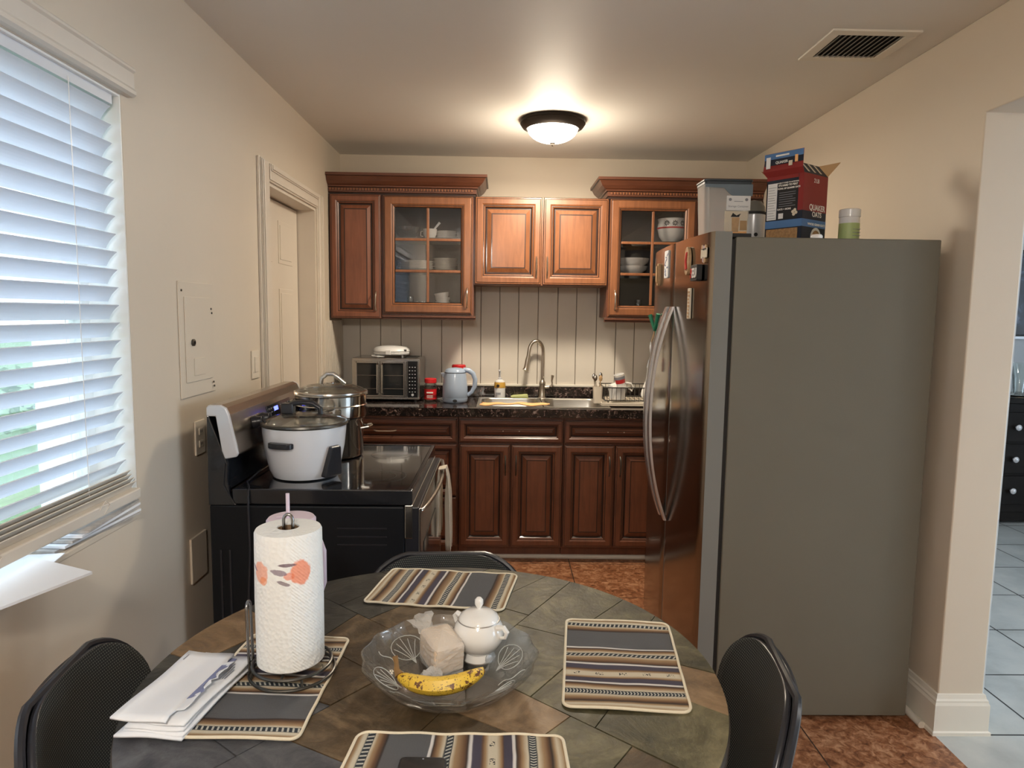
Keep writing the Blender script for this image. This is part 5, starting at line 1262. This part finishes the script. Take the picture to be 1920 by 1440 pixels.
# slate pieces: straight-sided stones bounded by hand-placed centres
def cut(poly, nx, ny, d):
    """keep the side of the outline where n.p <= d"""
    out = []
    for i in range(len(poly)):
        a, b = poly[i], poly[(i+1) % len(poly)]; da = a[0]*nx+a[1]*ny-d; db = b[0]*nx+b[1]*ny-d
        if da <= 0: out.append(a)
        if da*db < 0: t = da/(da-db); out.append((a[0]+(b[0]-a[0])*t, a[1]+(b[1]-a[1])*t))
    return out
def parea(p): return abs(sum(p[i][0]*p[(i+1) % len(p)][1]-p[(i+1) % len(p)][0]*p[i][1] for i in range(len(p))))/2
rs = random.Random(14)
pieces = [[((TR-.003)*math.cos(2*PI*k/120), (TR-.003)*math.sin(2*PI*k/120)) for k in range(120)]]
while True:
    pieces.sort(key=parea, reverse=True); p = pieces[0]
    if parea(p) < .048: break
    pieces.pop(0)
    best = None
    for base in (math.radians(-34), math.radians(56)):
        a = base+rs.uniform(-.17, .17); nx, ny = -math.sin(a), math.cos(a)
        pr_ = [q[0]*nx+q[1]*ny for q in p]; ext = max(pr_)-min(pr_)
        if best is None or ext > best[0]: best = (ext, nx, ny, (max(pr_)+min(pr_))/2+rs.uniform(-.12, .12)*ext)
    _, nx, ny, d = best
    for q in (cut(p, nx, ny, d-.0013), cut(p, -nx, -ny, -d-.0013)):
        if len(q) > 2: pieces.append(q)
stn = MB()
cents = [(sum(q[0] for q in p)/len(p)+TX, sum(q[1] for q in p)/len(p)+TY) for p in pieces]
tan_i = [min(range(len(pieces)), key=lambda k: math.hypot(cents[k][0]-a, cents[k][1]-b)) for a, b in ((-.62, 1.50), (.03, 1.20), (.42, 1.36))]
for i, p in enumerate(pieces):
    x, y = cents[i]; mi = 0 if x > -.05 else rs.choice((1, 1, 2))
    if x > -.38 and x < -.05 and y < 1.5: mi = 2
    if x < -.40 and y < 1.25: mi = 4
    if x > 0 and rs.random() < .2: mi = 2
    if i in tan_i: mi = 3
    stn.prism(p, TT-.004, TT-.0006+.0005*(i % 3), 'z', mi)
stn.build('slate_inlay', ['slate1', 'slate2', 'slate3', 'slate4', 'slate5'], tb)
MB().lathe([(.18, .02), (.18, .045), (.06, .06), (.05, .40), (.06, .66), (.20, TT-.046)], n=32).build('pedestal', 'wire', tb)
for k in range(4):
    a = PI/4+k*PI/2; MB().tube([(.05*math.cos(a), .05*math.sin(a), .12), (.2*math.cos(a), .2*math.sin(a), .08), (.36*math.cos(a), .36*math.sin(a), .022)], .022, 10, radii=[.02, .024, .022]).build('leg', 'wire', tb)

# placemats
def placemat(label, quad, flip=False):
    """quad: corners u0v0, u0v1, u1v1, u1v0 in plan"""
    cx = sum(p[0] for p in quad)/4; cy = sum(p[1] for p in quad)/4
    o = thing('placemat', label, 'placemat', (cx, cy, TT+.0012), group=None)
    nu, nv = 56, 36; mb = MB(); vs = []; uv = []; fs = []; r = .05
    for i in range(nu+1):
        for j_ in range(nv+1):
            u, v = i/nu, j_/nv
            # rounded corners
            uu, vv = u-.5, v-.5; Lx, Ly = .37, .25; X, Y = uu*Lx, vv*Ly; rx = .018
            ax, ay = abs(X)-(Lx/2-rx), abs(Y)-(Ly/2-rx)
            if ax > 0 and ay > 0:
                m_ = max(ax, ay); l_ = math.hypot(ax, ay); s_ = m_/l_; X = math.copysign(Lx/2-rx+ax*s_, X); Y = math.copysign(Ly/2-rx+ay*s_, Y)
            us, vs_ = X/Lx+.5, Y/Ly+.5
            p = [(1-us)*((1-vs_)*quad[0][k]+vs_*quad[1][k])+us*((1-vs_)*quad[3][k]+vs_*quad[2][k]) for k in (0, 1)]
            z = .0022+.0009*math.sin(us*26+vs_*3)+.0007*math.sin(us*11-vs_*8)
            vs.append((p[0]-cx, p[1]-cy, z)); uv.append((us, vs_))
    for i in range(nu):
        for j_ in range(nv): a = i*(nv+1)+j_; fs.append((a, a+1, a+nv+2, a+nv+1))
    mb.add(vs, fs, 0, True); mb.uv = uv; mb.build('woven_cloth', 'mat', o, solid=.002)
    idx = [i*(nv+1) for i in range(nu+1)]+[nu*(nv+1)+j_ for j_ in range(1, nv+1)]+[i*(nv+1)+nv for i in range(nu-1, -1, -1)]+[j_ for j_ in range(nv-1, 0, -1)]
    MB().tube([(vs[k][0], vs[k][1], vs[k][2]+.0006) for k in idx], .0030, 8, closed=True).build('corded_edge', 'cord', o); return o
placemat('striped placemat on the right side of the table, in front of the refrigerator', [(.168, 1.604), (.411, 1.584), (.367, 1.212), (.126, 1.231)])
placemat('striped placemat on the far side of the table, behind the sugar bowl', [(.055, 1.888), (.013, 1.652), (-.346, 1.697), (-.303, 1.93)])
placemat('striped placemat under the paper towel holder and the letters', [(-.574, 1.133), (-.345, 1.127), (-.336, 1.499), (-.56, 1.517)])
placemat('striped placemat at the near edge of the table under the phone', [(-.243, 1.146), (-.262, .905), (.122, .90), (.117, 1.14)])
o = thing('phone', 'black phone lying screen up on the nearest placemat', 'phone', (-.122, 1.0, TT+.006), math.radians(-2))
MB().prism(rrect(.078, .162, .010, 5), 0, .008, 'z').build('case', 'black_plastic', o, bevel=.002)
MB().prism(rrect(.072, .156, .008, 5), .008, .0085, 'z').build('screen', 'black', o)
MB().lathe([(.0016, .0085), (.0016, .0088)], 0, .074, 0, 12).build('camera_dot', 'grey_print', o)
o.location.y = .986

# crystal bowl and what lies in it
CB = (-.093, 1.300)
gb = thing('glass_fruit_bowl', 'wide shallow pressed-glass bowl with flower relief at the table centre', 'glass bowl', (CB[0], CB[1], TT+.001))
def scal(a, z): return 1+.018*math.cos(a*14)*max(0, (z-.02)/.05)
n = 84
outer = [(.001, .0), (.07, .0), (.095, .004), (.135, .028), (.163, .056), (.172, .070), (.173, .074)]
inner = [(.169, .075), (.158, .060), (.130, .034), (.092, .011), (.07, .007), (.001, .007)]
b_ = MB().lathe(outer+inner, n=n, fn=scal).build('bowl', 'crystal', gb)
mb = MB(); rr = random.Random(11)
def on_wall(a, s):   # s 0..1 along the flared wall, just outside the inner face
    r = .092+s*(.158-.092); z = .011+(s**.85)*(.060-.011); return Vector((r*math.cos(a), r*math.sin(a), z+.0006))
for k in range(6):
    a0 = k*PI/3+.35
    for q in range(5):
        w_ = (q-2)*.11; pts = [on_wall(a0+w_*t*1.0, .08+.78*t*(1-.12*abs(q-2))) for t in [i/6 for i in range(7)]]; mb.tube(pts, .0007, 6)
    pts = [on_wall(a0+.30*math.sin(t), .55+.34*math.cos(t)) for t in [2*PI*i/20 for i in range(20)]]; mb.tube(pts, .0009, 6, closed=True)
    pts = [on_wall(a0+.45+.05*math.sin(t*9), .1+.8*t) for t in [i/10 for i in range(11)]]; mb.tube(pts, .0009, 6)
mb.build('flower_relief', 'crystal_cut', gb)

sg = thing('sugar_bowl', 'white lidded porcelain sugar bowl with grey rim line', 'sugar bowl', (-.040, 1.405, TT+.0085))
MB().lathe([(.001, .002), (.030, 0), (.036, .001), (.0365, .006), (.031, .014), (.030, .018), (.044, .030), (.0535, .048), (.0545, .060), (.050, .076), (.044, .086), (.042, .084), (.048, .07), (.001, .04)], n=48).build('body', 'porcelain', sg)
MB().lathe([(.0365, .0015), (.0373, .003), (.0368, .0045)], n=48).build('foot_line', 'gold', sg)
MB().lathe([(.0440, .0855), (.0452, .0868), (.0446, .0880)], n=48).build('rim_line', 'gold', sg)
MB().lathe([(.0435, .087), (.040, .096), (.028, .104), (.010, .108), (.004, .110), (.005, .113), (.009, .120), (.0085, .130), (.004, .135), (.001, .1355)], n=48, fn=lambda a, z: 1+(.04*math.cos(a*10) if z > .112 else 0)).build('lid', 'porcelain', sg)
for s, a in ((1, -.55), (-1, 2.45)):
    ca, sa = math.cos(a), math.sin(a)
    pts = [(ca*r, sa*r, z) for r, z in ((.047, .078), (.062, .082), (.070, .074), (.066, .062), (.055, .058))]
    MB().tube(pts, .005, 8, radii=[.007, .006, .0055, .004, .003]).build('handle', 'porcelain', sg)

sw = thing('wrapped_block', 'soft cheese-coloured block knotted in thin translucent plastic, in the bowl', 'wrapped food', (-.118, 1.372, TT+.012), math.radians(28))
M['block'] = mat('pale_block', (.66, .52, .38), .6); 
_m, _nt, _b = newmat('thin_plastic_film'); _b.inputs['Base Color'].default_value = (.82, .80, .76, 1); _b.inputs['Roughness'].default_value = .22
_t = N(_nt, 'ShaderNodeBsdfTransparent'); _mx = N(_nt, 'ShaderNodeMixShader'); _mx.inputs[0].default_value = .34
L(_nt, _t.outputs[0], _mx.inputs[1]); L(_nt, _b.outputs[0], _mx.inputs[2]); L(_nt, _mx.outputs[0], _nt.nodes['Material Output'].inputs[0]); bump(_nt, _b, noise(_nt, coords(_nt, (40, 40, 90)), 2, 5), .8, .004); M['film'] = _m
bq = Matrix.Rotation(.10, 4, 'X')
MB().box(-.033, .033, -.046, .043, .004, .066, 0, bq).build('block', 'block', sw, bevel=.008, seg=3)
rr = random.Random(4); mb = MB(); nx_, ny_ = 22, 14; vs = []; fs = []
for i in range(nx_):
    a = 2*PI*i/nx_
    for j_ in range(ny_+1):
        t = j_/ny_; z = .002+.076*t; 
        rx, ry = .035, .048; k_ = (abs(math.cos(a))**9+abs(math.sin(a))**9)**(-1/9)
        sc_ = 1 if t < .75 else max(.0, math.cos((t-.75)/.25*PI/2))**.6
        rx2, ry2 = (rx*k_+rr.uniform(-.0012, .0016))*sc_, (ry*k_+rr.uniform(-.0012, .0016))*sc_
        vs.append(tuple(bq@Vector((rx2*math.cos(a), ry2*math.sin(a), z))))
for i in range(nx_):
    for j_ in range(ny_): p_ = i*(ny_+1)+j_; q_ = ((i+1) % nx_)*(ny_+1)+j_; fs.append((p_, q_, q_+1, p_+1))
mb.add(vs, fs, 0, False); mb.build('plastic_wrap', 'film', sw)
def tuft(name, base, d, ln, w):
    mb = MB(); d = Vector(d).normalized(); s_ = d.cross(Vector((0, 0, 1))).normalized(); u_ = s_.cross(d); vs = []; fs = []; n1, n2 = 7, 14
    for i in range(n1+1):
        t = i/n1
        for j_ in range(n2):
            a = 2*PI*j_/n2; r = (.010+w*t)*(1+.25*math.sin(a*4+i)+.18*math.sin(a*7-i*1.3)); vs.append(tuple(Vector(base)+d*ln*t+s_*r*math.cos(a)+u_*r*.45*math.sin(a)+Vector((0, 0, .003*math.sin(a*5+t*4)))))
    for i in range(n1):
        for j_ in range(n2): fs.append((i*n2+j_, i*n2+(j_+1) % n2, (i+1)*n2+(j_+1) % n2, (i+1)*n2+j_))
    mb.add(vs, fs, 0, False); return mb.build(name, 'film', sw)
tuft('wrap_tail', (-.012, .035, .052), (-.25, .9, .75), .045, .018)
tuft('wrap_tail', (-.030, -.048, .020), (-.75, -.75, -.10), .045, .016)

# banana
ba = thing('banana', 'spotted ripe banana lying at the front of the glass bowl', 'banana', (-.108, 1.247, TT+.034), math.radians(3))
K = 30; vs = []; fs = []; m_ = 12
for i in range(K+1):
    t = i/K; a = -1+2*t; x = .083*a; y = .026*a*a-.004*a; z = .010*a*a+.006*a
    r = .0175*(1-abs(a)**5*.62) if a < .0 else .0175*(1-abs(a)**4*.55)
    tx = Vector((1, .052*a-.004, .02*a)).normalized(); s_ = tx.cross(Vector((0, 0, 1))).normalized(); u_ = s_.cross(tx)
    for j_ in range(m_):
        an = 2*PI*j_/m_; f_ = 1+.055*math.cos(5*an+.6); vs.append(tuple(Vector((x, y, z))+s_*r*f_*math.cos(an)+u_*r*f_*math.sin(an)))
for i in range(K):
    for j_ in range(m_): fs.append((i*m_+j_, i*m_+(j_+1) % m_, (i+1)*m_+(j_+1) % m_, (i+1)*m_+j_))
fs += [tuple(range(m_))[::-1], tuple(K*m_+j_ for j_ in range(m_))]
MB().add(vs, fs, 0, True).build('fruit', 'banana', ba)
MB().tube([(-.080, .028, .008), (-.086, .036, .015), (-.087, .042, .026), (-.090, .044, .038)], .006, 8, radii=[.0095, .0060, .0045, .0060], flat=1.0).build('stem', 'banana_stem', ba)
MB().tube([(.080, .022, .016), (.0845, .024, .0165)], .005, 8, radii=[.0075, .0045]).build('tip', 'banana_stem', ba)

# paper towel on its wire holder
PT = (-.424, 1.352)
hl = thing('paper_towel_holder', 'dark wire paper towel holder with a side loop', 'paper towel holder', (PT[0], PT[1], TT+.0065))
mb = MB()
def circ(r, z, cx=0, cy=0, n=40): return [(cx+r*math.cos(2*PI*i/n), cy+r*math.sin(2*PI*i/n), z) for i in range(n)]
mb.tube(circ(.084, .004, .004, -.002), .0032, 8, closed=True); mb.tube(circ(.078, .022, .004, -.002), .0032, 8, closed=True); mb.tube(circ(.022, .022), .003, 8, closed=True)
for k in range(4): a = k*PI/2+.0; mb.tube([(.078*math.cos(a)+.004, .078*math.sin(a), .022), (.022*math.cos(a), .022*math.sin(a), .022)], .0028, 6); mb.tube([(.082*math.cos(a+.5)+.004, .082*math.sin(a+.5), .004), (.077*math.cos(a+.5)+.004, .077*math.sin(a+.5), .022)], .0028, 6)
mb.build('base', 'wire', hl)
M['chrome_dark'] = mat('gunmetal_wire', (.30, .29, .28), .22, 1)
MB().tube([(-.009, 0, .022), (-.009, 0, .318)]+[(-.009*math.cos(PI*i/8), 0, .318+.012*math.sin(PI*i/8)) for i in range(1, 8)]+[(.009, 0, .318), (.009, 0, .022)], .0032, 10).build('centre_post', 'chrome_dark', hl)
MB().tube([(-.080, -.014, .006), (-.083, -.014, .135)]+[(-.083, -.014+.011*(1-math.cos(PI*i/8)), .135+.014*math.sin(PI*i/8)) for i in range(1, 8)]+[(-.083, .008, .135), (-.080, .008, .006)], .0030, 10).build('side_loop', 'chrome_dark', hl)
pr = thing('paper_towel_roll', 'white paper towel roll printed with orange blossoms, on the wire holder', 'paper towel roll', (PT[0], PT[1], TT+.032))
def rollfn(a, z): return 1+.006*math.sin(a*3+1)+.004*math.sin(z*60+a*5)
MB().lathe([(.021, 0), (.062, 0), (.0665, .004), (.067, .14), (.0655, .272), (.063, .277), (.0215, .279)], n=96, fn=rollfn, closed=True).build('paper', 'ptowel', pr)
MB().lathe([(.0195, .002), (.0208, .002), (.0208, .2765), (.0195, .2765)], n=40, closed=True).build('core', 'core', pr)

# lilac tumbler with handle and straw behind the roll
tu = thing('tumbler', 'lilac-pink lidded tumbler with handle and straw behind the paper towel roll', 'tumbler', (-.468, 1.515, TT))
MB().lathe([(.034, 0), (.037, .004), (.038, .10), (.050, .14), (.052, .255), (.050, .262)], n=44).build('body', 'pink', tu)
MB().lathe([(.053, .260), (.054, .262), (.054, .276), (.050, .281), (.001, .283)], n=44).build('lid', 'pink', tu)
MB().tube([(.050, -.02, .235), (.070, -.030, .232), (.077, -.034, .215), (.077, -.034, .145), (.071, -.031, .125), (.046, -.020, .120)], .009, 10, flat=1.2).build('handle', 'pink', tu)
MB().cyl(-.004, -.010, .20, .338, .0042, 14).build('straw', 'pink', tu)
MB().box(-.030, .012, -.012, -.006, .2825, .2845).build('lid_ridge', 'pink', tu, bevel=.001)

# envelopes
EV = [(-.592, 1.245, 0, .122, .243, .02, 'lowest long white envelope in the stack on the left of the table'),
      (-.578, 1.250, .006, .112, .240, -.05, 'second envelope up in the stack on the left of the table'),
      (-.586, 1.252, .012, .105, .240, .03, 'middle envelope of the stack on the left of the table'),
      (-.576, 1.256, .018, .108, .238, -.06, 'white envelope with printed return address just under the topmost'),
      (-.606, 1.250, .025, .104, .238, -.03, 'topmost white envelope, torn open along its right edge')]
for k, (x, y, dz, w_, h_, rz, lab) in enumerate(EV):
    o = thing('envelope', lab, 'envelope', (x, y, TT+.0075+dz), rz-.10, 'letters stacked on the table')
    mb = MB(); n1, n2 = 8, 12; vs = []; fs = []
    for i in range(n1+1):
        for j_ in range(n2+1):
            u, v = i/n1-.5, j_/n2-.5; edge = 0
            if k == 4 and i == n1: edge = -.006*abs(math.sin(j_*1.9))
            vs.append((u*w_+edge, v*h_, .0018*math.sin(v*7+k)+.0015*math.cos(u*6+k)))
    for i in range(n1):
        for j_ in range(n2): a = i*(n2+1)+j_; fs.append((a, a+1, a+n2+2, a+n2+1))
    mb.add(vs, fs, 0, True).build('paper', 'paper', o, solid=.004)
    if k == 3:
        for q in range(3): MB().box(.030+.005*q, .032+.005*q, .03, .085-.01*q, .0030, .0036).build('address_line', 'grey_print', o)
        MB().box(.010, .024, .07, .105, .0030, .0037).build('logo_print', 'paper_blue', o)
    if k == 4:
        mb = MB(); rr = random.Random(9); vs = []; fs = []
        for j_ in range(15):
            v = -.085+.012*j_; vs += [(w_/2-.006, v, .003), (w_/2+.012+rr.uniform(-.004, .006), v+rr.uniform(-.003, .003), .006+rr.uniform(0, .006))]
        for j_ in range(14): fs.append((2*j_, 2*j_+1, 2*j_+3, 2*j_+2))
        mb.add(vs, fs).build('torn_flap', 'paper', o, solid=.0008)
        vs = []; fs = []
        for j_ in range(11):
            v = -.050+.012*j_; vs += [(w_/2-.004, v, .0052), (w_/2+.010+rr.uniform(-.006, .008), v, .0085)]
        for j_ in range(10): fs.append((2*j_, 2*j_+1, 2*j_+3, 2*j_+2))
        MB().add(vs, fs).build('patterned_lining', 'paper_blue', o, solid=.0006)
        MB().box(-.044, -.042, .085, .105, .0030, .0036).build('address_line', 'grey_print', o)

# ================================================================== CHAIRS
def chair(label, px, py, fx_, fy_, ztop=.795):
    rz = math.atan2(fy_, fx_)-PI/2
    o = thing('dining_chair', label, 'chair', (px, py, 0), rz)
    Wd_, z0, hh = .245, ztop-.40, .40
    def hw(v):            # half width at height fraction 0..1
        r = .15
        if v > 1-r/hh*1.0: t = (v-(1-r/hh))/(r/hh); return Wd_-r+r*math.sqrt(max(0, 1-t*t))
        if v < .12/hh: t = 1-v/(.12/hh); return Wd_-.12+.12*math.sqrt(max(0, 1-t*t))
        return Wd_

    def S(x, v, off=0): return (x, 0.95*x*x-.05*v+.05+off, z0+hh*v)
    nx_, nv_ = 24, 26; mb = MB(); vs = []; uv = []; fs = []
    vv = [1-(1-i/nv_)**1.0 for i in range(nv_+1)]
    vv = [.5-.5*math.cos(PI*i/nv_) for i in range(nv_+1)]
    for v in vv:
        w_ = hw(v)-.006
        for i in range(nx_+1): x = (-1+2*i/nx_)*w_; vs.append(S(x, v, 0)); uv.append((x, v*hh))
    for j_ in range(nv_):
        for i in range(nx_): a = j_*(nx_+1)+i; fs.append((a, a+1, a+nx_+2, a+nx_+1))
    mb.add(vs, fs, 0, True); mb.uv = uv; bm_ = mb.build('backrest_mesh', ['chair', 'black_plastic'], o, solid=.012); bm_.modifiers['thickness'].material_offset_rim = 1
    # outer shell and rim
    mb = MB(); vs = []; fs = []
    for v in vv:
        w_ = hw(v)
        for i in range(nx_+1): x = (-1+2*i/nx_)*w_; vs.append(S(x, v, -.016))
    for j_ in range(nv_):
        for i in range(nx_): a = j_*(nx_+1)+i; fs.append((a, a+1, a+nx_+2, a+nx_+1))
    mb.add(vs, fs, 0, True).build('back_shell', 'black_plastic', o, solid=.010)
    rim = [S(hw(v), v, -.017) for v in vv[1:-1]]+[S(-hw(v), v, -.017) for v in vv[1:-1][::-1]]
    rim = rim+[]; MB().tube(rim, .0085, 8, closed=True).build('rim', 'black_plastic', o)
    ys = .12
    seat = MB().prism(rrect(.44, .40, .08, 6, 0, .26), .43, .475, 'z').build('seat', 'chair', o, bevel=.012)
    for s in (-1, 1):
        MB().tube([(s*.17, 0.95*.0289+.03, z0+.12), (s*.185, .06, .52), (s*.20, .09, .44), (s*.21, .04, .015)], .012, 10).build('leg', 'black_plastic', o)
        MB().tube([(s*.17, .42, .43), (s*.19, .45, .015)], .012, 10).build('leg', 'black_plastic', o)
    return o
chair('black mesh-back chair at the right side of the table, by the refrigerator', .568, 1.305, -.45, .07, .80)
chair('black mesh-back chair at the left side of the table, under the window', -.835, 1.265, .45, .06, .80)
chair('black mesh-back chair on the far side of the table, in front of the range', -.158, 2.020, .02, -.45, .770)

# ================================================================== LIVING ROOM GLIMPSE
M['espresso'] = wood('espresso_wood', (.006, .005, .0045), (.014, .011, .009), .55, 'x', 0); M['espresso'].node_tree.nodes['Principled BSDF'].inputs['Specular IOR Level'].default_value = .15
ds = thing('dresser', 'black dresser with round metal knobs in the room beyond', 'dresser', (4.25, 5.075, 0))
MB().box(-.68, .68, -.20, .215, .09, .90).build('body', 'espresso', ds, bevel=.004)
MB().box(-.70, .70, -.225, .222, .90, .94).build('top', 'espresso', ds, bevel=.004)
for s in (-1, 1):
    for y in (-.18, .18): MB().box(s*.64-.03, s*.64+.03, y-.02, y+.02, 0, .09).build('foot', 'espresso', ds)
MB().box(-.66, .66, -.19, -.17, .02, .09).build('plinth', 'espresso', ds)
for r_, (z0, z1) in enumerate(((.155, .365), (.385, .600), (.620, .835))):
    for c_ in range(2):
        d_ = MB().box(-.665+.675*c_, -.010+.675*c_, -.218, -.20, z0, z1).build('drawer', 'espresso', ds, bevel=.003)
        for k in (-1, 1):
            xk = -.3375+.675*c_+k*.17
            MB().lathe([(.008, 0), (.008, -.012), (.020, -.020), (.022, -.028), (.014, -.036), (.001, -.037)], xk, -.218, (z0+z1)/2, 20, axis='y').build('knob', 'silver_plastic', d_)
M['tvdark'] = None
_m, _nt, _b = newmat('dark_abstract_canvas'); _co = coords(_nt); _f = noise(_nt, _co, 3.2, 6, .6, 1.8)
L(_nt, ramp(_nt, _f, [(.42, (.006, .007, .012)), (.56, (.018, .024, .045)), (.64, (.10, .13, .20)), (.70, (.35, .40, .48))]), _b.inputs['Base Color']); _b.inputs['Roughness'].default_value = .3; M['tvdark'] = _m
pc = thing('wall_picture', 'large dark abstract picture hung on the blue-white wall beyond', 'picture', (4.50, 5.298, 1.70))
MB().box(-.565, .565, -.030, 0, -.325, .335).build('frame', 'ink', pc, bevel=.003)
MB().box(-.550, .550, -.032, -.030, -.31, .32).build('canvas', 'tvdark', pc)
MB().box(-.565, .565, -.028, -.0, -.345, -.3255).build('lower_edge', 'silver_plastic', pc)
TZ = .9405
o = MB().lathe([(.042, 0), (.045, .006), (.04, .05), (.050, .14), (.075, .24), (.073, .24), (.046, .14), (.036, .05), (.036, .02), (.001, .02)], n=36).build('glass_vase', 'clear', loc=(3.835, 4.97, TZ)); tag(o, 'clear flared glass vase on the dresser', 'vase')
tr_ = thing('mirrored_tray', 'ornate silver tray under the vase on the dresser', 'tray', (3.83, 5.0, TZ))
MB().lathe([(.13, 0), (.15, .006), (.158, .016), (.154, .016), (.14, .006)], n=48, fn=lambda a, z: 1+.03*math.sin(a*16), closed=True).build('rim', 'steel', tr_); MB().lathe([(.001, 0), (.14, 0), (.14, .004), (.001, .004)], n=40).build('plate', 'steel', tr_)
bpy.data.objects['glass_vase'].location = (3.835, 4.985, TZ+.0045)
for k, (x, y, h_) in enumerate(((3.705, 5.16, .12), (3.765, 5.165, .13))):
    o = MB().prism([(-.02, 0), (.022, 0), (.028, h_), (-.026, h_*.9)], -.02, .02, 'y').build('candle_holder', 'ink', bevel=.003, loc=(x, y, TZ)); tag(o, ['left small black holder on the dresser behind the tray', 'right small black holder on the dresser, next to the vase'][k], 'candle holder')
